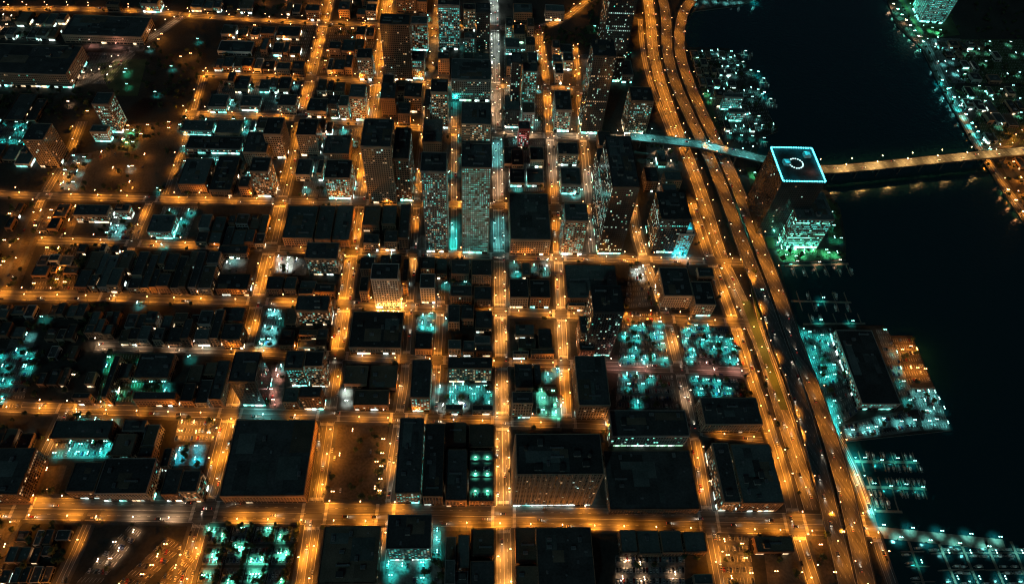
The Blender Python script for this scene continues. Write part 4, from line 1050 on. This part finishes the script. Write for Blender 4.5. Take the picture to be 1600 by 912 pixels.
lot([(165, 100), (230, 92), (215, 150), (180, 150)], 'teal', 1, 2, 0.3, 6, 0, m='grass', name='park')
for x, y, c in [(70, 430, 'white'), (150, 505, 'cool'), (195, 548, 'white'), (232, 545, 'white'), (262, 548, 'cool'), (290, 546, 'pink'), (120, 590, 'warm'), (90, 560, 'teal'), (320, 350, 'teal'), (335, 420, 'white'), (365, 408, 'cool'), (70, 500, 'teal'), (45, 575, 'teal'),
                (250, 300, 'teal'), (230, 330, 'cool'), (20, 340, 'amber'), (5, 420, 'orange'), (60, 155, 'teal'), (110, 165, 'warm'), (140, 180, 'orange'), (245, 150, 'teal'), (270, 110, 'teal'), (300, 90, 'orange'), (255, 60, 'orange'), (235, 80, 'cool'), (250, 68, 'orange'), (285, 95, 'orange')]:
    LAMPS.append((G(x, y), 0.0, c, 0.5, 'lot'))

for _ in range(110):                     # small lamps added at random, to scatter teal and white light among blocks
    x, y = rnd.uniform(170, 960), rnd.uniform(60, 640)
    LAMPS.append((G(x, y), rnd.uniform(0, 6), rnd.choice(('teal', 'teal', 'cool', 'cool', 'white')), rnd.uniform(0.25, 0.7), 'lot'))

# ------------------------------------------------------------------ keep small things clear of buildings and decks
FOOT = []
for o, w, d, h in BLD:
    c, s = math.cos(o.rotation_euler.z), math.sin(o.rotation_euler.z)
    FOOT.append((o.location.x, o.location.y, c, s, w / 2, d / 2))
FA = np.array(FOOT)
def inside(p, mrg=0.6):
    dx, dy = p[0] - FA[:, 0], p[1] - FA[:, 1]
    u = dx * FA[:, 2] + dy * FA[:, 3]; v = -dx * FA[:, 3] + dy * FA[:, 2]
    return bool(np.any((np.abs(u) < FA[:, 4] + mrg) & (np.abs(v) < FA[:, 5] + mrg)))
RP = np.array([(p.x, p.y, r['w'] / 2) for r in ROADS for p in resample(r['pts'], 4)])
def onroad(p, mrg=1.0):
    return bool(np.any((RP[:, 0] - p[0]) ** 2 + (RP[:, 1] - p[1]) ** 2 < (RP[:, 2] + mrg) ** 2))
def visible(p, m=25):
    u = P(p)
    return -m < u[0] < W0 + m and -m < u[1] < H0 + m
def dist(p):
    return (Vector(p[:3]) - Vector((0, 0, HC))).length

# ------------------------------------------------------------------ trees
def tree_meshes(seed):
    r = random.Random(seed)
    t = MB(); t.cyl(0, 0, 0, 2.6, 0.24, 0.16, MT['bark'], 6, False)
    for k in range(4):
        a = k * 1.57 + r.uniform(-0.4, 0.4)
        t.tube((0, 0, 2.2), (1.1 * math.cos(a), 1.1 * math.sin(a), 4.0 + r.uniform(-0.4, 0.6)), 0.11, MT['bark'], 4)
    c = MB()
    lobes = [(r.uniform(-1.3, 1.3), r.uniform(-1.3, 1.3), r.uniform(3.6, 5.6), r.uniform(1.1, 1.7)) for _ in range(6)]
    for x, y, z, q in lobes:
        for _ in range(20):
            v = Vector((r.gauss(0, 1), r.gauss(0, 1), r.gauss(0, 0.8))).normalized() * q * r.uniform(0.55, 1.05)
            p = Vector((x, y, z)) + v
            n_ = (v.normalized() + Vector((r.uniform(-.6, .6), r.uniform(-.6, .6), r.uniform(0, .8)))).normalized()
            a = n_.orthogonal().normalized(); b_ = n_.cross(a)
            s = r.uniform(0.38, 0.7)
            c.quad(p - a * s - b_ * s * .6, p + a * s - b_ * s * .6, p + a * s * .6 + b_ * s, p - a * s * .8 + b_ * s * .8, MT['leaf'])
    return t, c
TV = [tree_meshes(i) for i in range(5)]
TVM = [(t.mesh('trunk'), c.mesh('crown')) for t, c in TV]
TREES = [(p, s) for p, s in TREES if not inside(p, 1.0) and not onroad(p, 0.6) and visible(p)]
TREES.sort(key=lambda k: dist(k[0]) / k[1])
canopy = MB()
for i, (p, s) in enumerate(TREES):
    k = rnd.randrange(5)
    if i < 300:
        o = link('street_tree', None, None, (p.x, p.y, 0), rnd.uniform(0, 6.28))
        o.scale = (s, s, s * rnd.uniform(0.85, 1.15))
        nm = near(p)
        tag(o, 'broad-leaved tree with a small dark round crown ' + nm, 'tree', 'small trees ' + nm)
        link('trunk', TVM[k][0], o); link('crown', TVM[k][1], o)
    else:
        rz = rnd.uniform(0, 6.28)
        canopy.add(TV[k][0], (p.x, p.y, 0), rz, s); canopy.add(TV[k][1], (p.x, p.y, 0), rz, s)
if canopy.f:
    tag(link('tree_canopy', canopy.mesh('tree_canopy')), 'distant dark tree crowns massed over yards and parks', 'trees', kind='stuff')

# ------------------------------------------------------------------ lamps
PW = 21500.0
def lamp_parts(kind, col):
    E = SHOREM[col] if kind in ('shore', 'bridge') else LAMPM[col]
    kind = {'shore': 'lot', 'bridge': 'highway'}.get(kind, kind)
    pole, head = MB(), MB()
    if kind == 'lot':
        h = 7.5
        pole.cyl(0, 0, 0, 0.7, 0.28, 0.28, MT['pave'], 8); pole.cyl(0, 0, 0.7, h, 0.11, 0.07, MT['steel'], 6)
        pole.box(-0.7, 0.7, -0.05, 0.05, h - 0.12, h, MT['steel'], bottom=True)
        head.box(0.6, 1.6, -0.38, 0.38, h - 0.18, h + 0.1, E, 0.06, bottom=True)
        L_ = (0, 0, h - 0.55)
    else:
        h = 12.5 if kind == 'highway' else 9.0
        arm = 2.6 if kind == 'highway' else 2.0
        pole.cyl(0, 0, 0, h, 0.14, 0.08, MT['steel'], 6); pole.tube((0, 0, h - 0.2), (arm, 0, h + 0.4), 0.07, MT['steel'], 5)
        hs = 0.7 if kind == 'highway' else 1.0
        head.box(arm - 0.3, arm + hs, -0.36 * hs, 0.36 * hs, h + 0.25, h + 0.5, E, 0.08, bottom=True)
        L_ = (arm + 0.35, 0, h - 0.25)
    return pole, head, L_
LP = {}
NAME = {'street': 'street_lamp', 'highway': 'highway_lamp', 'lot': 'car_park_lamp', 'shore': 'promenade_lamp', 'bridge': 'bridge_lamp'}
LAMPS = [l for l in LAMPS if not inside(l[0], 0.4) and visible(l[0], 60)]
LAMPS = [l for l in LAMPS if l[4] != 'lot' or not onroad(l[0], 0.3)]
LAMPS.sort(key=lambda l: dist(l[0]))
cnt = {'street': 0, 'highway': 0, 'lot': 0, 'shore': 0, 'bridge': 0}
far = {k: MB() for k in cnt}
farroot = {}
COLWORD = {'orange': 'orange', 'amber': 'amber', 'warm': 'warm white', 'white': 'white', 'pink': 'pinkish', 'teal': 'teal', 'cool': 'cool white', 'cyan': 'cyan', 'green': 'green-white', 'red': 'red', 'gold': 'golden'}
for i_, (p, a, col, pw, kind) in enumerate(LAMPS):
    if (kind, col) not in LP:
        q = lamp_parts(kind, col)
        LP[kind, col] = (*q, q[0].mesh('pole'), q[1].mesh('lamp_head'))
    pb, hb, L_, pm, hm = LP[kind, col]
    dim, pw = pw < 0, abs(pw)          # negative power marks a lantern with a glowing head but no light object
    power = PW * (round(pw * 8) / 8 or 0.125) * (0.60 if kind in ('lot', 'shore') else 1.1 if kind in ('highway', 'bridge') else 1.0)
    cnt[kind] += 1
    if cnt[kind] <= 300:
        o = link(NAME[kind], None, None, (p.x, p.y, p.z), a)
        if kind in ('lot', 'shore'):
            lb = f'double-headed {COLWORD[col]} lamp post {"on the quay edge " if kind == "shore" else ""}{near(p)}'
        elif kind == 'bridge':
            lb = f'tall single-arm {COLWORD[col]} lamp on the road bridge parapet {near(p)}'
        else:
            lb = f'tall single-arm {COLWORD[col]} {"highway" if kind == "highway" else "street"} lamp at the roadside {near(p)}'
        tag(o, lb, 'lamp', 'lamps ' + near(p))
        link('pole', pm, o); link('lamp_head', hm, o)
        if kind in ('lot', 'shore'):
            link('lamp_head', hm, o, None, math.pi)
        bare = (i_ % 4 == 0 and kind == 'street') or (kind == 'lot' and col in ('orange', 'amber'))
        if not dim: glow(o, col, power * (0.6 if bare else 1), L_, down=False if bare else True if kind in ('lot', 'shore') else 'road')
    else:
        far[kind].add(pb, (p.x, p.y, p.z), a); far[kind].add(hb, (p.x, p.y, p.z), a)
        if kind == 'lot':
            far[kind].add(hb, (p.x, p.y, p.z), a + math.pi)
        c, s = math.cos(a), math.sin(a)
        if not dim: farroot.setdefault(kind, []).append((col, power, (p.x + L_[0] * c, p.y + L_[0] * s, p.z + L_[2]), a))
for kind, mb in far.items():
    if mb.f:
        o = tag(link(NAME[kind] + '_row', mb.mesh(NAME[kind] + '_row')), f'far rows of tiny {NAME[kind].replace("_", " ")} points in the distance', 'lamps', kind='stuff')
        for j_, (col, power, l, a) in enumerate(farroot.get(kind, [])):
            bare = (j_ % 4 == 0 and kind == 'street') or (kind == 'lot' and col in ('orange', 'amber'))
            glow(o, col, power * (0.6 if bare else 1), l, down=False if bare else True if kind in ('lot', 'shore') else 'road', rz=a)

# ------------------------------------------------------------------ cars
def car_mesh(paint, on):
    b = MB(); m = MT[paint]
    prof = [(-2.2, 0.35), (2.2, 0.35), (2.25, 0.75), (1.2, 0.92), (0.55, 1.42), (-1.1, 1.45), (-1.75, 0.98), (-2.25, 0.9)]
    y = 0.88
    for sy in (-1, 1):
        pts = [(x, sy * (y - (0.18 if z > 1.2 else 0)), z) for x, z in prof]
        b.poly(pts if sy < 0 else pts[::-1], m)
    for i in range(len(prof)):
        (x0, z0), (x1, z1) = prof[i], prof[(i + 1) % len(prof)]
        g0, g1 = y - (0.18 if z0 > 1.2 else 0), y - (0.18 if z1 > 1.2 else 0)
        b.quad((x0, -g0, z0), (x0, g0, z0), (x1, g1, z1), (x1, -g1, z1), MT['carglass'] if i in (3, 5) else m)
    for x in (-1.35, 1.35):
        for sy in (-1, 1):
            b.box(x - 0.33, x + 0.33, sy * 0.9 - 0.1, sy * 0.9 + 0.1, 0.0, 0.62, MT['tyre'], 0.04)
    for sy in (-0.6, 0.6):
        b.box(2.2, 2.32, sy - 0.22, sy + 0.22, 0.58, 0.8, MT['head'] if on else MT['carglass'], bottom=True)
        b.box(-2.32, -2.22, sy - 0.22, sy + 0.22, 0.68, 0.86, MT['tail'] if on else MT['carglass'], bottom=True)
    return b
PAINT = ['black', 'silver', 'white', 'red', 'blue', 'grey']
CM = {(i, on): car_mesh('car%d' % i, on) for i in range(6) for on in (True, False)}
CMM = {k: v.mesh('car') for k, v in CM.items()}
CARS = [c for c in CARS if not inside(c[0], 0.3) and visible(c[0], 10)]
CARS.sort(key=lambda c: dist(c[0]) * (0.8 if c[2] else 1.0))
hl = bpy.data.lights.new('headlight_beam', 'SPOT')
hl.energy, hl.spot_size, hl.spot_blend, hl.color, hl.shadow_soft_size = 2600, R(62), 0.8, (1.0, 0.86, 0.66), 0.3
cs = MB()
for i, (p, a, on) in enumerate(CARS):
    k = rnd.choice((0, 0, 1, 1, 2, 2, 3, 4, 5))
    if i < 300:
        o = link('car', CMM[k, on], None, tuple(p), a)
        nm = near(p)
        tag(o, f'{PAINT[k]} car {"driving with headlights on" if on else "parked with its lights off"} {nm}', 'car', 'cars ' + nm)
        if on:
            l = link('headlight_beam', hl, o, (2.4, 0, 0.75)); l.rotation_euler = (R(82), 0, R(-90))
    else:
        cs.add(CM[k, on], tuple(p), a)
if cs.f:
    tag(link('distant_traffic', cs.mesh('distant_traffic')), 'distant cars on the far streets and car parks, too small to tell apart', 'cars', kind='stuff')

# ------------------------------------------------------------------ marinas: docks and boats
def boat_parts(seed, sail):
    r = random.Random(seed); l = 12.0; wd = 3.6
    h = MB(); n = 7
    top, bot = [], []
    for i in range(n):
        u = i / (n - 1)
        w = wd / 2 * (0.82 + 0.18 * math.sin(u * 2.2)) * (1 - max(0, (u - 0.5) / 0.5) ** 2.0)
        top.append((l * (u - 0.5), w, 1.3 + 0.5 * u * u)); bot.append((l * (u * 0.94 - 0.5), w * 0.7, 0.0))
    for sy in (-1, 1):
        for i in range(n - 1):
            q = [(top[i][0], sy * top[i][1], top[i][2]), (top[i + 1][0], sy * top[i + 1][1], top[i + 1][2]), (bot[i + 1][0], sy * bot[i + 1][1], bot[i + 1][2]), (bot[i][0], sy * bot[i][1], bot[i][2])]
            h.quad(*(q if sy > 0 else q[::-1]), MT['hull'])
    for i in range(n - 1):
        h.quad((top[i][0], -top[i][1], top[i][2] - 0.15), (top[i + 1][0], -top[i + 1][1], top[i + 1][2] - 0.15), (top[i + 1][0], top[i + 1][1], top[i + 1][2] - 0.15), (top[i][0], top[i][1], top[i][2] - 0.15), MT['plank'])
    h.quad((top[0][0], -top[0][1], top[0][2]), (top[0][0], top[0][1], top[0][2]), (bot[0][0], bot[0][1], 0), (bot[0][0], -bot[0][1], 0), MT['hull'])
    c = MB(); c.box(-2.8, 2.2, -1.15, 1.15, 1.2, 2.5 if sail else 3.1, MT['hull'], 0.2)
    if not sail: c.box(-2.0, 0.8, -0.9, 0.9, 3.1, 4.0, MT['carglass'], 0.15); c.box(-2.2, 1.0, -1.0, 1.0, 4.0, 4.15, MT['hull'], bottom=True)
    g = MB(); g.box(-2.4, 1.8, -1.16, 1.16, 1.75, 2.15, WINM['white'] if r.random() < 0.6 else MT['glass'], 0.04)
    ms = None
    if sail:
        ms = MB(); ms.cyl(0.6, 0, 1.3, 14, 0.1, 0.06, MT['steel'], 5); ms.tube((0.6, 0, 3.2), (-4.4, 0, 3.1), 0.09, MT['hull'], 5)
    return [('hull', h.mesh('hull')), ('cabin', c.mesh('cabin')), ('cabin_window', g.mesh('cabin_window'))] + ([('mast', ms.mesh('mast'))] if ms else [])
BV = [boat_parts(i, i % 3 == 0) for i in range(6)]
WZ = -1.9
def boat(p, a, s, where, k=None):
    k = rnd.randrange(6) if k is None else k
    o = link('moored_boat', None, None, (p.x, p.y, WZ), a)
    o.scale = (s, s, s)
    tag(o, f'white {"sailing boat with bare mast" if k % 3 == 0 else "motor boat with cabin"} moored {where}', 'boat', 'boats moored ' + where)
    for nm, me in BV[k]:
        link(nm, me, o)
def dock(p0, p1, w, label, fingers=0, side=(1, -1), flen=13, where='', col='cool', lampn=0, occupancy=0.8, group=None, lp=0.2):
    a, b_ = G(*p0, -0.9), G(*p1, -0.9)
    t = (b_ - a).normalized(); n_ = Vector((t.y, -t.x, 0)); Ld = (b_ - a).length
    o = link('floating_dock', None, None, tuple(a), math.atan2(t.y, t.x))
    tag(o, label, 'dock', group)
    d = MB(); d.box(0, Ld, -w / 2, w / 2, -0.5, 0.0, MT['plank'], bottom=True); link('walkway', d.mesh('walkway'), o)
    pl = MB(); pl.cyl(0, 0, -3.5, 1.6, 0.2, 0.2, MT['steel'], 6); plm = pl.mesh('pile')
    fb = MB(); fb.box(-0.6, 0.6, 0, flen, -0.5, -0.02, MT['plank'], bottom=True); fbm = fb.mesh('finger')
    for i in range(fingers):
        x = Ld * (i + 0.7) / fingers
        for sd_ in side:
            f = link('finger', fbm, o, (x, sd_ * w / 2, 0), 0 if sd_ > 0 else math.pi)
            link('pile', plm, o, (x, sd_ * (w / 2 + flen + 0.3), 0))
            for ox in (-3.0, 3.0):
                if rnd.random() < occupancy:
                    wp = a + t * (x + ox) - n_ * (sd_ * (w / 2 + flen * 0.5 + 0.8))
                    boat(wp, math.atan2(t.y, t.x) + math.pi / 2 * sd_ * rnd.choice((1, -1)), rnd.uniform(0.75, 1.0) * min(1.0, flen / 12), where)
    for i in range(lampn):
        p = a + t * (Ld * (i + 0.5) / lampn) + n_ * (w / 2 - 0.3) * (1 if i % 2 else -1)
        dl = link('dock_lamp', None, None, tuple(p), math.atan2(t.y, t.x))
        tag(dl, f'{COLWORD[col]} lamp post on the dock {where}', 'lamp', 'lamps on the dock ' + where)
        if ('dock', col) not in LP:
            q = lamp_parts('lot', col); LP['dock', col] = (*q, q[0].mesh('pole'), q[1].mesh('lamp_head'))
        link('pole', LP['dock', col][3], dl); link('lamp_head', LP['dock', col][4], dl); link('lamp_head', LP['dock', col][4], dl, None, math.pi)
        glow(dl, col, PW * lp, LP['dock', col][2], down=True)
dock((1334, 720), (1436, 722), 3.0, 'upper floating dock of the teal-lit marina beside the highway', 6, flen=9, where='at the upper dock of the teal marina', col='teal', lampn=4, occupancy=0.65)
dock((1349, 760), (1448, 763), 3.0, 'lower floating dock of the teal-lit marina beside the highway', 6, flen=9, where='at the lower dock of the teal marina', col='teal', lampn=4, occupancy=0.65)
dock((1356, 797), (1410, 799), 2.5, 'short dim floating dock north of the lamp-lit causeway', 3, side=(1,), where='at the short dim dock', col='teal', lampn=0, occupancy=0.6)
dock((1226, 415), (1326, 412), 3.0, 'floating dock below the green-lit lawn of the cyan-rimmed tower', 6, side=(-1,), flen=18, where='below the green-lit lawn', col='warm', lampn=3, occupancy=0.55)
dock((1236, 470), (1330, 472), 2.5, 'dark empty floating dock beside the unlit highway deck', 5, side=(1, -1), where='beside the unlit highway stretch', col='teal', lampn=1, occupancy=0.25)
dock((1255, 506), (1352, 505), 2.5, 'floating dock along the north edge of the pier shed', 5, side=(1,), where='north of the pier shed', col='teal', lampn=2, occupancy=0.3)
dock((1366, 830), (1570, 851), 11.0, 'wide lamp-lit causeway pier at the southern marina', 0, where='on the causeway pier', col='cool', lampn=9, lp=0.3)
for i, x in enumerate((1466, 1500, 1540, 1580)):
    dock((x, 845), (x + 34, 925), 2.6, 'floating dock running south from the causeway pier', 3, flen=11, where='south of the causeway pier', col='cool', lampn=2, occupancy=0.6, group='docks south of the causeway pier')
dock((1420, 845), (1445, 915), 2.4, 'dim floating dock south of the causeway pier close to the highway', 3, flen=10, where='at the dim southern dock', col='teal', lampn=1, occupancy=0.4)
for (x, y, x2, y2) in ((1150, 84, 1176, 88), (1182, 128, 1200, 130), (1192, 160, 1212, 162)):
    dock((x, y), (x2, y2), 2.2, 'short dock off the marina peninsula', 2, flen=10, where='off the marina peninsula', col='cool', lampn=1, occupancy=0.6, group='docks off the marina peninsula')
dock((1130, 214), (1200, 222), 2.4, 'teal-lit dock on the south side of the marina peninsula', 6, side=(-1,), flen=11, where='south of the marina peninsula', col='teal', lampn=4, occupancy=0.8)

# ------------------------------------------------------------------ special lights that belong to single buildings
def dims(o):
    return next((w, d, h) for r_, w, d, h in BLD if r_ is o)
# cyan beads round the tower roof, a ring on the helipad and lit plant rooms
w, d, h = dims(RIM)
bead = MB(); bead.cyl(0, 0, 0, 0.6, 0.95, 0.95, emit('rim_bead', (0.07, 0.82, 1.0), 8), 8); bm_ = bead.mesh('rim_lamp')
for k in range(4):
    ln = (w, d, w, d)[k]; n = int(ln / 3.0)
    for i in range(n):
        u = -ln / 2 + ln * (i + 0.5) / n
        x, y = [(u, -d / 2 + 0.17), (w / 2 - 0.17, u), (u, d / 2 - 0.17), (-w / 2 + 0.17, u)][k]
        link('rim_lamp', bm_, RIM, (x, y, h + 1.0))
    for i in range(4):
        u = -ln / 2 + ln * (i + 0.5) / 4
        x, y = [(u, -d / 2 + 2.5), (w / 2 - 2.5, u), (u, d / 2 - 2.5), (-w / 2 + 2.5, u)][k]
        glow(RIM, 'cyan', 220, (x, y, h + 2.4), 1.0)
hp = MB(); hp.cyl(0, 0, 0, 1.2, 9, 9, ROOFS['dark'], 24)
pad = link('helipad', hp.mesh('helipad'), RIM, (-2, 1, h + 0.02))
pe = MB()
pe.cyl(0, 0, 0, 0.5, 0.9, 0.9, emit('pad_bead', (0.6, 0.95, 0.95), 2.0), 8); pem = pe.mesh('pad_lamp')
for i in range(18):
    a = i * math.pi / 9
    link('pad_lamp', pem, pad, (8.4 * math.cos(a), 8.4 * math.sin(a), 1.2))
pr = MB(); pr.box(-4, 4, -4, 4, 0, 4, WALLS['white']); pr.box(-3, 3, -3, 3, 4, 4.3, WINM['cyan'])
link('plant_room', pr.mesh('plant_room'), RIM, (-w * 0.26, 2, h + 0.02)); link('plant_room', pr.mesh('plant_room'), RIM, (w * 0.3, d * 0.28, h + 0.02))
glow(RIM, 'pink', 900, (w * 0.28, -d * 0.22, h + 6)); glow(RIM, 'cyan', 700, (w * 0.15, d * 0.25, h + 6)); glow(RIM, 'cyan', 300, (-w * 0.2, -d * 0.35, h + 5))
def flood(root, col, power, pts):
    fb = MB(); fb.cyl(0, 0, 0, 1.0, 0.1, 0.1, MT['steel'], 6); fb.box(-0.4, 0.4, -0.25, 0.25, 1.0, 1.5, LAMPM[col], 0.05, bottom=True)
    me = fb.mesh('floodlight')
    for p in pts:
        f = link('floodlight', me, root, p)
        glow(f, col, power, (0, 0, 1.9), 0.5)
w, d, h = dims(AMB)
flood(AMB, 'amber', 9000, [(-w / 2 + w * (i + 0.5) / 5, -d / 2 - 5, 0) for i in range(5)])
w, d, h = dims(GBL)
flood(GBL, 'green', 5000, [(-w / 2 + w * (i + 0.5) / 4, -d / 2 - 3.5, 0) for i in range(4)] + [(-w / 2 - 3, -d / 2 + d * (i + 0.5) / 3, 0) for i in range(3)])
w, d, h = dims(RIM)
flood(RIM, 'green', 7000, [(-w / 2 - 4, -d / 2 + d * (i + 0.5) / 4, 0) for i in range(4)])
w, d, h = dims(CYA)
flood(CYA, 'cyan', 6000, [(-w / 2 + w * (i + 0.5) / 3, -d / 2 - 2.6, 0) for i in range(3)] + [(-w / 2 - 3, -d / 4, 0), (-w / 2 - 3, d / 4, 0)])
st = MB(); st.box(-w * 0.36, w * 0.36, -d * 0.36, d * 0.36, 0, 5, WALLS['white']); st.box(-w * 0.24, w * 0.24, -d * 0.24, d * 0.24, 5, 9, WINM['cyan'], 1.0)
link('upper_tier', st.mesh('upper_tier'), CYA, (0, 0, h + 0.03))
# lamps on the open roof deck of the parking garage, with parked cars
w, d, h = dims(DECK)
rp = MB(); rp.cyl(0, 0, 0, 5, 0.1, 0.07, MT['steel'], 6); rp.box(-0.9, 0.9, -0.3, 0.3, 5, 5.25, LAMPM['green'], 0.05, bottom=True); rpm = rp.mesh('deck_lamp')
for i in range(2):
    for j in range(3):
        f = link('deck_lamp', rpm, DECK, (-w / 2 + w * (i + 0.5) / 2, -d / 2 + d * (j + 0.5) / 3, h + 0.02)); glow(f, 'green', PW * 0.36, (0, 0, 4.6), down=True)
dv = MB(); dv.box(-w / 2 + 0.5, w / 2 - 0.5, -0.3, 0.3, 0, 2.2, WALLS['concrete'])
for yy in (-0.02, 0.3):
    link('divider_wall', dv.mesh('divider_wall'), DECK, (0, d * yy, h + 0.021))
for i in range(14):
    c = DECK.matrix_basis @ Vector((-w / 2 + 4 + (i % 7) * (w - 8) / 6, -d * 0.38 if i < 7 else d * 0.12, h + 0.03))
    o = link('car', CMM[rnd.randrange(6), False], None, tuple(c), ANG + math.pi / 2)
    tag(o, 'car parked on the green-lit open roof deck of the parking garage', 'car', 'cars on the parking roof')
print('COUNTS', len(BLD), 'buildings', len(TREES), 'trees', len(LAMPS), 'lamps', len(CARS), 'cars', cnt, len(bpy.data.objects))
